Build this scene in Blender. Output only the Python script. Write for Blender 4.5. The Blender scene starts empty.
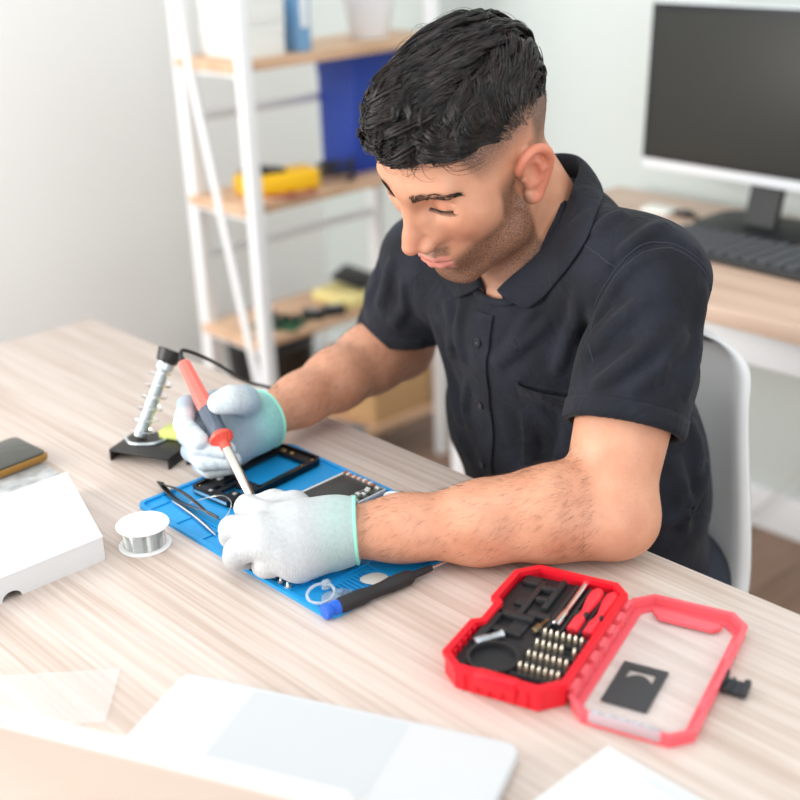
import bpy, bmesh, math, random
import numpy as np
from mathutils import Vector, Matrix, Euler
from mathutils.bvhtree import BVHTree
PI = math.pi
scene = bpy.context.scene
COL = scene.collection
TZ = 0.75                      # height of the table top

# ------------------------------------------------------------------ materials
def lin(c):
    return tuple(((v/255.0)/12.92 if v/255.0 <= 0.04045 else ((v/255.0+0.055)/1.055)**2.4) for v in c)
MATS = {}
def M(name, col, rough=0.5, metal=0.0, bump=0.0, bscale=200.0, vary=0.0, vscale=20.0, trans=0.0, alpha=1.0, ior=1.45, coat=0.0, sss=0.0, spec=0.5, sheen=0.0):
    if name in MATS: return MATS[name]
    m = bpy.data.materials.new(name); m.use_nodes = True
    nt = m.node_tree; b = nt.nodes['Principled BSDF']; c = lin(col)
    b.inputs['Base Color'].default_value = (*c, 1)
    b.inputs['Roughness'].default_value = rough
    b.inputs['Metallic'].default_value = metal
    b.inputs['Transmission Weight'].default_value = trans
    b.inputs['IOR'].default_value = ior
    b.inputs['Coat Weight'].default_value = coat
    b.inputs['Specular IOR Level'].default_value = spec
    b.inputs['Sheen Weight'].default_value = sheen
    if sss:
        b.inputs['Subsurface Weight'].default_value = sss
        b.inputs['Subsurface Radius'].default_value = (0.01, 0.004, 0.002)
    b.inputs['Alpha'].default_value = alpha
    tc = nt.nodes.new('ShaderNodeTexCoord')
    if vary:
        n = nt.nodes.new('ShaderNodeTexNoise'); n.inputs['Scale'].default_value = vscale; n.inputs['Detail'].default_value = 4
        nt.links.new(tc.outputs['Object'], n.inputs['Vector'])
        r = nt.nodes.new('ShaderNodeMapRange'); r.inputs['From Min'].default_value = .3; r.inputs['From Max'].default_value = .7
        r.inputs['To Min'].default_value = 1-vary; r.inputs['To Max'].default_value = 1+vary
        nt.links.new(n.outputs['Fac'], r.inputs['Value'])
        mx = nt.nodes.new('ShaderNodeVectorMath'); mx.operation = 'SCALE'; mx.inputs[0].default_value = c
        nt.links.new(r.outputs['Result'], mx.inputs['Scale'])
        nt.links.new(mx.outputs['Vector'], b.inputs['Base Color'])
    if bump:
        n = nt.nodes.new('ShaderNodeTexNoise'); n.inputs['Scale'].default_value = bscale; n.inputs['Detail'].default_value = 3
        nt.links.new(tc.outputs['Object'], n.inputs['Vector'])
        bp = nt.nodes.new('ShaderNodeBump'); bp.inputs['Strength'].default_value = bump; bp.inputs['Distance'].default_value = 0.001
        nt.links.new(n.outputs['Fac'], bp.inputs['Height']); nt.links.new(bp.outputs['Normal'], b.inputs['Normal'])
    MATS[name] = m
    return m

def wood(name, c1, c2, c3, axis='X', scale=1.0, rough=0.45, plank=None):
    m = bpy.data.materials.new(name); m.use_nodes = True; nt = m.node_tree; N = nt.nodes; Lk = nt.links
    b = N['Principled BSDF']; b.inputs['Roughness'].default_value = rough
    tc = N.new('ShaderNodeTexCoord'); mp = N.new('ShaderNodeMapping')
    Lk.new(tc.outputs['Object'], mp.inputs['Vector'])
    mp.inputs['Scale'].default_value = (1.1*scale, 9*scale, 3*scale) if axis == 'X' else (9*scale, 1.1*scale, 3*scale)
    n1 = N.new('ShaderNodeTexNoise'); n1.inputs['Scale'].default_value = 2.2; n1.inputs['Detail'].default_value = 5; n1.inputs['Distortion'].default_value = 0.6
    Lk.new(mp.outputs['Vector'], n1.inputs['Vector'])
    mul = N.new('ShaderNodeMath'); mul.operation = 'MULTIPLY'; mul.inputs[1].default_value = 13
    Lk.new(n1.outputs['Fac'], mul.inputs[0])
    sn = N.new('ShaderNodeMath'); sn.operation = 'SINE'; Lk.new(mul.outputs[0], sn.inputs[0])
    mp2 = N.new('ShaderNodeMapping'); Lk.new(tc.outputs['Object'], mp2.inputs['Vector'])
    mp2.inputs['Scale'].default_value = (3.2*scale, 190*scale, 30*scale) if axis == 'X' else (190*scale, 3.2*scale, 30*scale)
    n2 = N.new('ShaderNodeTexNoise'); n2.inputs['Scale'].default_value = 1.0; n2.inputs['Detail'].default_value = 3
    Lk.new(mp2.outputs['Vector'], n2.inputs['Vector'])
    ma = N.new('ShaderNodeMath'); ma.operation = 'MULTIPLY_ADD'; ma.inputs[1].default_value = 0.085
    Lk.new(sn.outputs[0], ma.inputs[0]); Lk.new(n2.outputs['Fac'], ma.inputs[2])
    cr = N.new('ShaderNodeValToRGB'); e = cr.color_ramp.elements
    e[0].position = .30; e[0].color = (*lin(c3), 1); e[1].position = .68; e[1].color = (*lin(c1), 1)
    k = e.new(.5); k.color = (*lin(c2), 1)
    Lk.new(ma.outputs[0], cr.inputs['Fac'])
    out = cr.outputs['Color']
    if plank:
        br = N.new('ShaderNodeTexBrick'); br.inputs['Scale'].default_value = 1.0
        br.inputs['Brick Width'].default_value = plank[0]; br.inputs['Row Height'].default_value = plank[1]
        br.inputs['Mortar Size'].default_value = 0.004
        br.inputs['Color1'].default_value = (1, 1, 1, 1); br.inputs['Color2'].default_value = (.62, .6, .58, 1); br.inputs['Mortar'].default_value = (.3, .27, .25, 1)
        Lk.new(tc.outputs['Object'], br.inputs['Vector'])
        mx = N.new('ShaderNodeMix'); mx.data_type = 'RGBA'; mx.blend_type = 'MULTIPLY'; mx.inputs[0].default_value = 1
        Lk.new(out, mx.inputs[6]); Lk.new(br.outputs['Color'], mx.inputs[7]); out = mx.outputs[2]
    Lk.new(out, b.inputs['Base Color'])
    return m

# ------------------------------------------------------------------ mesh helpers
class MB:
    """collects shapes into one mesh"""
    def __init__(s): s.bm = bmesh.new()
    def _xf(s, vs, mat):
        if mat is not None: bmesh.ops.transform(s.bm, matrix=mat, verts=vs)
    def box(s, x0, x1, y0, y1, z0, z1, bev=0.0, seg=2, mat=None):
        t = bmesh.new(); bmesh.ops.create_cube(t, size=1.0)
        bmesh.ops.scale(t, vec=(x1-x0, y1-y0, z1-z0), verts=t.verts)
        bmesh.ops.translate(t, vec=((x0+x1)/2, (y0+y1)/2, (z0+z1)/2), verts=t.verts)
        if bev: bmesh.ops.bevel(t, geom=t.edges[:], offset=bev, segments=seg, profile=.5, affect='EDGES')
        if mat is not None: bmesh.ops.transform(t, matrix=mat, verts=t.verts)
        s.add(t); return s
    def add(s, t):
        me = bpy.data.meshes.new('tmp'); t.to_mesh(me); t.free(); s.bm.from_mesh(me); bpy.data.meshes.remove(me)
    def prism(s, poly, z0, z1, bev=0.0, seg=2, mat=None, holes=None):
        t = bmesh.new()
        bot = [t.verts.new((p[0], p[1], z0)) for p in poly]; top = [t.verts.new((p[0], p[1], z1)) for p in poly]
        n = len(poly); t.faces.new(bot[::-1]); f = t.faces.new(top)
        for i in range(n): t.faces.new((bot[i], bot[(i+1) % n], top[(i+1) % n], top[i]))
        bmesh.ops.recalc_face_normals(t, faces=t.faces)
        if bev:
            es = [e for e in t.edges if abs(e.verts[0].co.z-e.verts[1].co.z) < 1e-7]
            bmesh.ops.bevel(t, geom=es, offset=bev, segments=seg, profile=.5, affect='EDGES')
        if mat is not None: bmesh.ops.transform(t, matrix=mat, verts=t.verts)
        s.add(t); return s
    def ringprism(s, outer, inner, z0, z1, mat=None):
        """same number of points in outer and inner: a frame with thickness"""
        t = bmesh.new(); n = len(outer)
        L = [[t.verts.new((p[0], p[1], z)) for p in poly] for poly, z in ((outer, z0), (outer, z1), (inner, z1), (inner, z0))]
        for a in range(4):
            A, B = L[a], L[(a+1) % 4]
            for i in range(n): t.faces.new((A[i], A[(i+1) % n], B[(i+1) % n], B[i]))
        bmesh.ops.recalc_face_normals(t, faces=t.faces)
        if mat is not None: bmesh.ops.transform(t, matrix=mat, verts=t.verts)
        s.add(t); return s
    def lathe(s, prof, n=32, mat=None, cap=True):
        t = bmesh.new(); rings = []
        for r, z in prof:
            rings.append([t.verts.new((r*math.cos(2*PI*i/n), r*math.sin(2*PI*i/n), z)) for i in range(n)])
        for a in range(len(rings)-1):
            for i in range(n): t.faces.new((rings[a][i], rings[a][(i+1) % n], rings[a+1][(i+1) % n], rings[a+1][i]))
        if cap:
            t.faces.new(rings[0][::-1]); t.faces.new(rings[-1])
        bmesh.ops.recalc_face_normals(t, faces=t.faces)
        if mat is not None: bmesh.ops.transform(t, matrix=mat, verts=t.verts)
        s.add(t); return s
    def tube(s, pts, r, n=8, mat=None, smooth=0, closed=False):
        pts = [Vector(p) for p in pts]
        if smooth: pts = catmull(pts, smooth, closed)
        m = len(pts); rr = r if isinstance(r, (list, tuple)) else [r]*m
        if len(rr) != m: rr = [float(v) for v in np.interp(np.linspace(0, 1, m), np.linspace(0, 1, len(rr)), rr)]
        t = bmesh.new(); rings = []; up = Vector((0, 0, 1)); prev = None
        for i, p in enumerate(pts):
            if closed: d = (pts[(i+1) % m]-pts[i-1])
            else: d = pts[min(i+1, m-1)]-pts[max(i-1, 0)]
            d = d.normalized() if d.length > 0 else Vector((0, 0, 1))
            if prev is None:
                a = d.cross(up); a = d.cross(Vector((1, 0, 0))) if a.length < .01 else a
            else: a = prev - d*prev.dot(d)
            a.normalize(); prev = a; b = d.cross(a)
            rings.append([t.verts.new(p+(a*math.cos(2*PI*k/n)+b*math.sin(2*PI*k/n))*rr[i]) for k in range(n)])
        for i in range(m if closed else m-1):
            A, B = rings[i], rings[(i+1) % m]
            for k in range(n): t.faces.new((A[k], A[(k+1) % n], B[(k+1) % n], B[k]))
        if not closed:
            t.faces.new(rings[0][::-1]); t.faces.new(rings[-1])
        bmesh.ops.recalc_face_normals(t, faces=t.faces)
        if mat is not None: bmesh.ops.transform(t, matrix=mat, verts=t.verts)
        s.add(t); return s
    def sphere(s, c, r, mat=None, u=20, v=12):
        t = bmesh.new(); bmesh.ops.create_uvsphere(t, u_segments=u, v_segments=v, radius=1)
        rr = (r, r, r) if not isinstance(r, (tuple, list)) else r
        bmesh.ops.scale(t, vec=rr, verts=t.verts); bmesh.ops.translate(t, vec=c, verts=t.verts)
        if mat is not None: bmesh.ops.transform(t, matrix=mat, verts=t.verts)
        s.add(t); return s
    def build(s, name, mat, parent=None, smooth=True, angle=35, mat_local=None):
        me = bpy.data.meshes.new(name); s.bm.to_mesh(me); s.bm.free()
        return link(name, me, mat, parent, smooth, angle)

def link(name, me, mat, parent=None, smooth=True, angle=35):
    if mat is not None: me.materials.append(mat)
    if smooth and len(me.polygons):
        me.polygons.foreach_set('use_smooth', [True]*len(me.polygons))
        if angle: me.set_sharp_from_angle(angle=math.radians(angle))
    o = bpy.data.objects.new(name, me); COL.objects.link(o)
    if parent is not None: o.parent = parent
    return o

def catmull(pts, k, closed=False):
    out = []; n = len(pts)
    for i in range(n if closed else n-1):
        if closed: p0, p1, p2, p3 = pts[i-1], pts[i], pts[(i+1) % n], pts[(i+2) % n]
        else: p0, p1, p2, p3 = pts[max(i-1, 0)], pts[i], pts[i+1], pts[min(i+2, n-1)]
        for j in range(k):
            t = j/k
            out.append(0.5*((2*p1)+(p2-p0)*t+(2*p0-5*p1+4*p2-p3)*t*t+(3*p1-p0-3*p2+p3)*t**3))
    if not closed: out.append(pts[-1])
    return out

def rrect(w, d, r, n=5, cx=0, cy=0):
    out = []
    for k, (sx, sy) in enumerate(((1, 1), (-1, 1), (-1, -1), (1, -1))):
        for i in range(n+1):
            a = PI/2*k + PI/2*i/n
            out.append((cx+sx*(w/2-r)+r*math.cos(a), cy+sy*(d/2-r)+r*math.sin(a)))
    return out
def circle(r, n=32, cx=0, cy=0, ry=None):
    return [(cx+r*math.cos(2*PI*i/n), cy+(ry or r)*math.sin(2*PI*i/n)) for i in range(n)]

def tag(o, label=None, cat=None, group=None, kind=None):
    if label: o['label'] = label
    if cat: o['category'] = cat
    if group: o['group'] = group
    if kind: o['kind'] = kind
    return o
def thing(name, label, cat, loc=(0, 0, 0), rotz=0.0, group=None):
    o = bpy.data.objects.new(name, None); COL.objects.link(o); o.empty_display_size = 0.05
    o.location = loc; o.rotation_euler = (0, 0, rotz)
    return tag(o, label, cat, group)
def struct(o): o['kind'] = 'structure'; return o
def copy_tree(o, parent=None):
    c = o.copy(); COL.objects.link(c); c.parent = parent
    for ch in [x for x in bpy.data.objects if x.parent == o]: copy_tree(ch, c)
    return c
def at_origin(o, loc, rotz=0.0):
    o.location = loc; o.rotation_euler = (0, 0, rotz); return o

# ------------------------------------------------------------------ camera
CAM_Z = 1.39; FPX = 1226.0
th, ro, yaw = math.radians(22.8), math.radians(-2.2), math.radians(47.6)
Fh = Vector((-math.sin(yaw), math.cos(yaw), 0)); Rh = Vector((math.cos(yaw), math.sin(yaw), 0))
fwd = Fh*math.cos(th)+Vector((0, 0, -math.sin(th)))
up0 = Fh*math.sin(th)+Vector((0, 0, math.cos(th)))
rt = Rh*math.cos(ro)+up0*math.sin(ro)
up = -Rh*math.sin(ro)+up0*math.cos(ro)
cam = bpy.data.objects.new('camera', bpy.data.cameras.new('camera')); COL.objects.link(cam)
cam.matrix_world = Matrix(((rt.x, up.x, -fwd.x, 0), (rt.y, up.y, -fwd.y, 0), (rt.z, up.z, -fwd.z, CAM_Z), (0, 0, 0, 1)))
cam.data.sensor_width = 36; cam.data.lens = 36*FPX/800; cam.data.clip_start = 0.02
cam.data.dof.use_dof = True; cam.data.dof.focus_distance = 1.28; cam.data.dof.aperture_fstop = 2.8
scene.camera = cam
# ================================================================== ROOM
WALL_X = -2.80; WALL_Y = 2.28
m_wall = M('wall_paint', (243, 242, 239), .85, bump=.15, bscale=300)
m_wallb = M('back_wall_paint', (206, 213, 209), .85, bump=.15, bscale=300)
m_cream = M('cream_wall_paint', (206, 202, 190), .85)
m_white = M('white_paint', (236, 238, 240), .4)
m_floor = wood('floor_wood', (158, 128, 108), (142, 112, 92), (118, 90, 72), 'Y', .7, .4, None)
m_table = wood('oak_laminate', (214, 200, 190), (205, 188, 177), (188, 168, 154), 'X', 1.0, .42)
m_desk = wood('desk_oak', (214, 186, 166), (204, 174, 153), (184, 152, 131), 'X', 1.0, .42)
m_shelf = wood('shelf_oak', (222, 186, 154), (210, 172, 140), (190, 152, 120), 'Y', 1.0, .5)

struct(MB().box(WALL_X-.05, 1.6, -2.0, WALL_Y+.05, -.04, 0).build('floor', m_floor, smooth=False))
struct(MB().box(WALL_X-.1, WALL_X, -2.0, 1.50, 0, 2.6).box(WALL_X-.1, WALL_X, 1.5, WALL_Y, 0, 2.6).build('wall_left', m_wall, smooth=False))
struct(MB().box(WALL_X-.1, 1.6, WALL_Y, WALL_Y+.1, 0, 2.6).build('wall_back', m_wallb, smooth=False))
struct(MB().box(WALL_X, 1.6, WALL_Y-.014, WALL_Y, 0, .10, .003).build('baseboard_back', m_white))
struct(MB().box(WALL_X, WALL_X+.014, -2.0, WALL_Y-.014, 0, .10, .003).build('baseboard_left', m_white))

# ------------------------------------------------------------------ work table
t = thing('work_table', 'large pale oak-laminate work table the man leans on, its edges squared', 'table', (-.95, .52, 0))
def L3(x, y, z=0): return (x+.95, y-.52, z)
ox, oy = .95, -.52
MB().box(-1.756+ox, -.10+ox, .10+oy, .924+oy, .722, .75, .0015).build('tabletop', m_table, t)
for lx in (-1.70, -.16):
    for ly in (.16, .87):
        MB().box(lx-.025+ox, lx+.025+ox, ly-.025+oy, ly+.025+oy, 0, .722, .003).build('leg', m_white, t)
f = MB()
f.box(-1.68+ox, -.18+ox, .845+oy, .87+oy, .66, .722); f.box(-1.68+ox, -.18+ox, .16+oy, .185+oy, .66, .722)
f.build('apron', m_white, t, smooth=False)

# ------------------------------------------------------------------ desk at the back wall
d = thing('back_desk', 'oak-topped white desk against the back wall, carrying monitor and keyboard', 'desk', (-.7, 1.94, 0))
ox, oy = .7, -1.94
MB().box(-1.66+ox, .3+ox, 1.625+oy, 2.20+oy, .722, .75, .0015).build('desktop', m_desk, d)
f = MB(); f.box(-1.64+ox, .25+ox, 1.659+oy, 1.68+oy, .655, .722, .002); f.box(-1.60+ox, .25+ox, 2.14+oy, 2.165+oy, .655, .722, .002)
f.build('apron', m_white, d)
for lx in (-1.635, .24):
    for ly in (1.68, 2.14):
        MB().box(lx-.025+ox, lx+.025+ox, ly-.025+oy, ly+.025+oy, 0, .722, .003).build('leg', m_white, d)

# ------------------------------------------------------------------ monitor
m_black = M('black_plastic', (30, 31, 33), .45)
m_screen = M('screen_glass', (54, 54, 51), .4, spec=.25)
m_silver = M('silver_plastic', (226, 229, 232), .3)
mo = thing('computer_monitor', 'switched-off widescreen monitor with black bezel and silver chin on the back desk', 'monitor', (-1.222, 2.075, TZ-.0), math.radians(-1))
W, Hb, Ht = .56, .086, .412
tilt = Matrix.Translation((0, 0, .1)) @ Matrix.Rotation(math.radians(-3), 4, 'X') @ Matrix.Translation((0, 0, -.1))
MB().box(-W/2, W/2, -.012, .025, Hb, Ht, .006, mat=tilt).build('housing', m_silver, mo)
MB().box(-W/2+.004, W/2-.004, -.0165, -.011, Hb+.022, Ht-.003, .002, mat=tilt).build('bezel', m_black, mo)
MB().box(-W/2+.018, W/2-.018, -.0185, -.016, Hb+.031, Ht-.018, .0005, mat=tilt).build('screen', m_screen, mo)
MB().prism([(-.033, -.012), (.033, -.012), (.033, .006), (-.033, .006)], 0.006, .16, mat=Matrix.Translation((0, 0.0, 0)) @ Matrix.Shear('XY', 4, (0.0, 0.28))).build('stand_neck', m_black, mo)
MB().prism(rrect(.24, .17, .05, 8), 0, .009, .003).build('stand_base', m_black, mo)

# ------------------------------------------------------------------ keyboard
kb = thing('keyboard', 'black full-size keyboard in front of the monitor', 'keyboard', (-1.10, 1.893, TZ), math.radians(-2))
kw, kd = .44, .135
MB().prism(rrect(kw, kd, .008), 0.002, .016, .003).build('base', M('keyboard_black', (38, 40, 43), .5), kb)
m_key = M('key_black', (80, 82, 86), .5)
proto = None
rows = 6; cols = 15
for r in range(rows):
    for c in range(cols):
        x = -kw/2+.018+c*(kw-.036)/(cols-1); y = -kd/2+.014+r*(kd-.028)/(rows-1)
        if x > .20: continue
        if proto is None:
            proto = MB().prism(rrect(.0225, .0165, .003, 2), .0155, .0215, .002, 1).build('key', m_key, kb); k = proto
        else:
            k = proto.copy(); COL.objects.link(k)
        k.location = (x, y, 0)

cl = MB().tube([(-.03, 0, .004), (-.01, .008, .004), (.012, .0, .004), (.03, -.01, .004)], .004, smooth=5).box(-.012, .014, -.012, .006, 0, .012, .003)
o = cl.build('cable_adapter', m_black); at_origin(o, (-1.39, 2.075, TZ)); tag(o, 'small black cable adapter lying on the back desk beside the monitor', 'adapter')
o = MB().prism(rrect(.075, .05, .008), 0, .008, .002).build('card_case', M('pale_green', (196, 208, 198), .3)); at_origin(o, (-1.30, 2.06, TZ), .2)
tag(o, 'small pale green card case lying left of the monitor foot', 'case')
o = MB().prism(rrect(.065, .05, .008), 0, .008, .002).build('notepad', M('off_white_paper', (236, 236, 230), .8)); at_origin(o, (-1.455, 2.07, TZ), .1)
tag(o, 'small off-white notepad on the left end of the back desk', 'notepad')
o = MB().tube([(-1.29, 2.24, .03), (-1.22, 2.235, .12), (-1.16, 2.24, .22), (-1.1, 2.25, .4), (-1.08, 2.255, .7)], .003, smooth=8).build('wall_cable', M('pale_cable', (205, 205, 200), .5))
tag(o, 'thin pale cable hanging under the back desk near the skirting', 'cable')

# ------------------------------------------------------------------ shelving unit
XF, XB, Y0, Y1 = -2.10, -2.32, 1.52, 2.06
s = thing('shelving_unit', 'white metal shelving unit with oak boards beyond the left end of the table', 'shelf', ((XF+XB)/2, (Y0+Y1)/2, 0))
ox, oy = -(XF+XB)/2, -(Y0+Y1)/2
m_metal = M('white_enamel', (240, 241, 242), .35)
for px, w in ((XF, .026), (XB, .034)):
    for py in (Y0, Y1):
        MB().box(px-w/2+ox, px+w/2+ox, py-.014+oy, py+.014+oy, 0, 1.75, .002).build('post', m_metal, s)
for z in (1.065, .765, .46, .14):
    MB().box(XB+ox, XF-.012+ox, Y0-.02+oy, Y1+.05+oy, z-.022, z, .002).build('shelf_board', m_shelf, s)
MB().tube([(XB+.02+ox, Y0-.02+oy, 1.20), (XF+ox, Y0-.02+oy, .29)], .009, 10).build('brace', m_metal, s)
m_rail = M('grey_rail', (226, 229, 233), .4)
for z in (.93, .62):
    MB().tube([(XB+ox, Y0+oy, z), (XB+ox, Y1+oy, z)], .010, 10).build('rail', m_rail, s)
for z in (1.065, .765, .46, .14):
    MB().box(XB+ox, XF+ox, Y0-.012+oy, Y0+.004+oy, z-.03, z-.0225).build('crossbar', m_metal, s, smooth=False)

# things on the shelves
def simple(name, mb, mat, loc, rz, label, cat, group=None):
    o = mb.build(name, mat); at_origin(o, loc, rz); return tag(o, label, cat, group)
m_card = M('cardboard', (196, 158, 112), .85)
m_boxw = M('box_white', (236, 236, 232), .6)
for k, lab in ((0, 'white carton at the bottom of the pair on the top shelf'), (1, 'white carton stacked on top of another on the top shelf')):
    simple('storage_box', MB().box(-.075, .075, -.055, .055, 0, .062, .003).box(-.076, .076, -.056, .056, .045, .0625, .002), m_boxw, (-2.205, 1.60+.003*k, 1.0655+.063*k), .03*k, lab, 'box', 'white cartons on the top shelf')
m_bb = M('binder_blue', (120, 165, 205), .5)
b = thing('ring_binder', 'light blue binder standing beside the white cartons on the top shelf', 'binder', (-2.20, 1.71, 1.0655))
MB().box(-.07, .07, -.018, .018, 0, .24, .003).build('cover', m_bb, b)
MB().box(.0702, .0715, -.010, .010, .05, .17, .0005).build('spine_label', m_white, b)
p = thing('potted_plant', 'green leafy plant in a white tapered pot on the top shelf', 'plant', (-2.195, 1.955, 1.0655))
MB().lathe([(.040, 0), (.044, .004), (.063, .105), (.066, .112), (.061, .112), (.057, .100), (0.001, .098)], 32).build('pot', m_white, p)
random.seed(4); mb = MB()
for i in range(70):
    a = random.uniform(0, 2*PI); r = random.uniform(.01, .065); h = random.uniform(.105, .20)
    R_ = Matrix.Translation((r*math.cos(a), r*math.sin(a), h)) @ Euler((random.uniform(-1, 1), random.uniform(-1, 1), a)).to_matrix().to_4x4()
    mb.sphere((0, 0, 0), (.018, .010, .0015), mat=R_, u=8, v=5)
    mb.tube([(r*.3*math.cos(a), r*.3*math.sin(a), .098), (r*math.cos(a), r*math.sin(a), h)], .0012, 4)
mb.build('foliage', M('leaf_green', (86, 128, 62), .5), p)
b = thing('archive_box', 'large dark blue archive box on the second shelf', 'box', (-2.2335, 1.872, .7655))
m_blue = M('royal_blue', (24, 58, 150), .5)
MB().box(-.064, .064, .002, .205, 0, .262, .003).build('body', m_blue, b)
MB().box(-.066, .066, 0, .207, .225, .270, .003).build('lid', m_blue, b)
mt = thing('multimeter', 'yellow multimeter with a black face lying on the second shelf', 'multimeter', (-2.185, 1.648, .7655), math.radians(75))
MB().prism(rrect(.185, .088, .018), 0, .046, .012, 3).build('case', M('meter_yellow', (245, 190, 20), .5), mt)
MB().prism(rrect(.09, .06, .008, 4, -.030), .045, .052, .002).build('face', m_black, mt)
MB().prism(circle(.016, 24, -.035), .052, .060, .002).build('dial', M('meter_grey', (60, 60, 62), .5), mt)
simple('test_lead', MB().tube([(0, 0, .003), (.03, .02, .003), (.06, 0, .003), (.04, -.03, .003), (.0, -.03, .003), (-.03, -.01, .003), (-.05, .02, .003)], .003, smooth=6), M('lead_red', (150, 40, 45), .5), (-2.13, 1.64, .7655), 1.5, 'dark red test lead lying in front of the yellow multimeter', 'test lead')
simple('cable_coil', MB().tube([(.04*math.cos(a/3)*(1+.04*math.sin(a)), .04*math.sin(a/3), .006+.0062*(a/6)) for a in [i*.6 for i in range(70)]], .005, smooth=2), m_black, (-2.16, 1.80, .7655), 0, 'coil of black cable on the second shelf beside the blue box', 'cable')
b = thing('circuit_board', 'green circuit board with dark parts on the third shelf', 'circuit board', (-2.165, 1.61, .4605), .5)
MB().box(-.055, .055, -.04, .04, .003, .006).build('board', M('pcb_green', (40, 92, 60), .5), b, smooth=False)
mb = MB(); random.seed(5)
for i in range(9):
    x, y = random.uniform(-.045, .04), random.uniform(-.03, .03); mb.box(x-.007, x+.007, y-.006, y+.006, .006, .006+random.uniform(.005, .02), .001)
mb.build('components', m_black, b)
for dx, dy, lab in ((.02, .085, 'black power adapter nearest the green circuit board on the third shelf'), (.035, .135, 'black power adapter beside the yellow sponge on the third shelf')):
    a = thing('power_adapter', lab, 'adapter', (-2.165+dx, 1.61+dy, .4605), dx*30)
    MB().box(-.026, .026, -.016, .016, 0, .022, .004).build('body', m_black, a)
    MB().box(-.018, .018, -.010, .010, .0221, .0229).build('label_plate', M('adapter_grey', (150, 152, 155), .5), a, smooth=False)
simple('sponge_block', MB().box(-.07, .07, -.055, .055, 0, .028, .006), M('pale_yellow_foam', (232, 218, 150), .9, bump=.5, bscale=150), (-2.19, 1.84, .4605), .1, 'pale yellow foam block on the third shelf', 'sponge')
simple('mobile_phone', MB().box(-.045, .045, -.05, .05, 0, .012, .003, mat=Matrix.Translation((0, 0, .012)) @ Matrix.Rotation(math.radians(16), 4, 'Y')), m_black, (-2.200, 1.872, .4905), .5, 'black phone lying on the pale yellow foam block on the shelf', 'phone')
b = thing('cardboard_box', 'closed brown cardboard box on the bottom shelf', 'box', (-2.205, 1.98, .1405), 0)
MB().box(-.095, .085, -.13, .10, 0, .17, .002).build('body', m_card, b)
MB().box(-.02, .02, -.1305, .1005, .1702, .1708).build('packing_tape', M('tape_tan', (178, 138, 92), .4), b, smooth=False)
simple('spare_circuit_board', MB().box(-.05, .05, -.035, .035, 0, .004).box(-.03, -.01, -.02, .0, .004, .014).box(.01, .035, -.01, .02, .004, .010), M('grey_blue', (120, 130, 140), .5), (-2.16, 1.78, .1405), .3, 'grey circuit board lying before the cardboard box on the bottom shelf', 'circuit board')
simple('waste_basket', MB().lathe([(.09, 0), (.095, .005), (.115, .30), (.118, .305), (.11, .305), (.088, .012), (.001, .01)], 32), m_black, (-2.47, 1.80, 0.0), 0, 'black waste basket on the floor behind the shelving unit', 'basket')
# ================================================================== THINGS ON THE TABLE
MZ = TZ+.0035
# blue repair mat
mat = thing('repair_mat', 'bright blue silicone repair mat under the gloved hands', 'mat', (-.950, .7225, TZ))
m_matb = M('mat_blue', (24, 148, 212), .45, bump=.1, bscale=500)
MB().prism(rrect(.342, .222, .012), 0, .0022, .0006).build('base_sheet', m_matb, mat)
f = MB(); f.ringprism(rrect(.342, .222, .012), rrect(.332, .212, .008), .002, .0045)
for x0, x1, y0, y1 in ((-.166, .166, -.080, -.077), (-.150, -.147, -.106, -.08), (-.10, -.097, -.106, -.08), (-.05, -.047, -.106, -.08), (.0, .003, -.106, -.08), (.05, .053, -.106, -.08), (.10, .103, -.106, -.08), (.117, .120, -.077, .106), (.12, .166, -.02, -.017), (.12, .166, .03, .033), (.12, .166, .07, .073), (-.166, .117, -.03, -.0275)):
    f.box(x0, x1, y0, y1, .002, .0036)
f.build('raised_rim', m_matb, mat)
m_slot = M('mat_slot_blue', (14, 108, 172), .5)
f = MB()
for i in range(9): f.box(.128+.0, .160, -.074+.005*i, -.072+.005*i, .0022, .0026)
f.build('ridge_slots', m_slot, mat, smooth=False)

# phone mid frame
ph = thing('gutted_phone', 'empty black phone mid-frame showing the blue mat through its opening', 'phone frame', (-1.072, .748, MZ+.0006), math.radians(6))
m_fr = M('frame_black', (22, 23, 26), .35)
out = rrect(.072, .147, .010); inn = rrect(.064, .139, .007)
MB().ringprism(out, inn, 0, .0075).build('outer_rim', M('rim_black', (18, 18, 20), .25, .3), ph)
f = MB()
f.box(-.033, -.024, -.070, .070, .0012, .0045); f.box(.024, .033, -.070, .070, .0012, .0045)
f.box(-.033, .033, .056, .070, .0012, .005); f.box(-.033, .033, -.070, -.058, .0012, .005)
f.box(-.033, .033, -.024, -.019, .0012, .0045); f.box(-.033, -.004, -.048, -.042, .0012, .005); f.box(-.006, .0, -.058, -.024, .0012, .005)
f.box(.0, .033, -.036, -.019, .0012, .004); f.box(-.024, -.014, -.058, -.024, .0012, .0046); f.box(.010, .033, -.058, -.046, .0012, .0046)
f.build('inner_plate', m_fr, ph)
f = MB()
for x, y, r in ((-.020, .063, .0035), (-.006, .063, .0028), (.027, .064, .0015), (-.029, -.064, .0013), (.029, .045, .0012)): f.prism(circle(r, 16, x, y), .0048, .0062, .0004, 1)
f.build('brass_contacts', M('brass', (196, 168, 110), .3, .8), ph)
f = MB(); f.box(-.030, -.022, -.040, -.033, .005, .0062); f.box(-.012, -.008, -.066, -.062, .005, .006); f.box(.004, .009, -.030, -.025, .004, .0052); f.box(.016, .02, -.054, -.05, .0046, .0056)
f.build('small_parts', M('pale_metal', (215, 215, 212), .35, .4), ph)
f = MB(); f.box(-.0355, -.0352, -.066, -.03, .002, .0055); f.box(-.028, .028, -.0738, -.0733, .002, .0056)
f.build('polished_edge', M('chrome', (235, 236, 238), .12, 1), ph)

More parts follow.
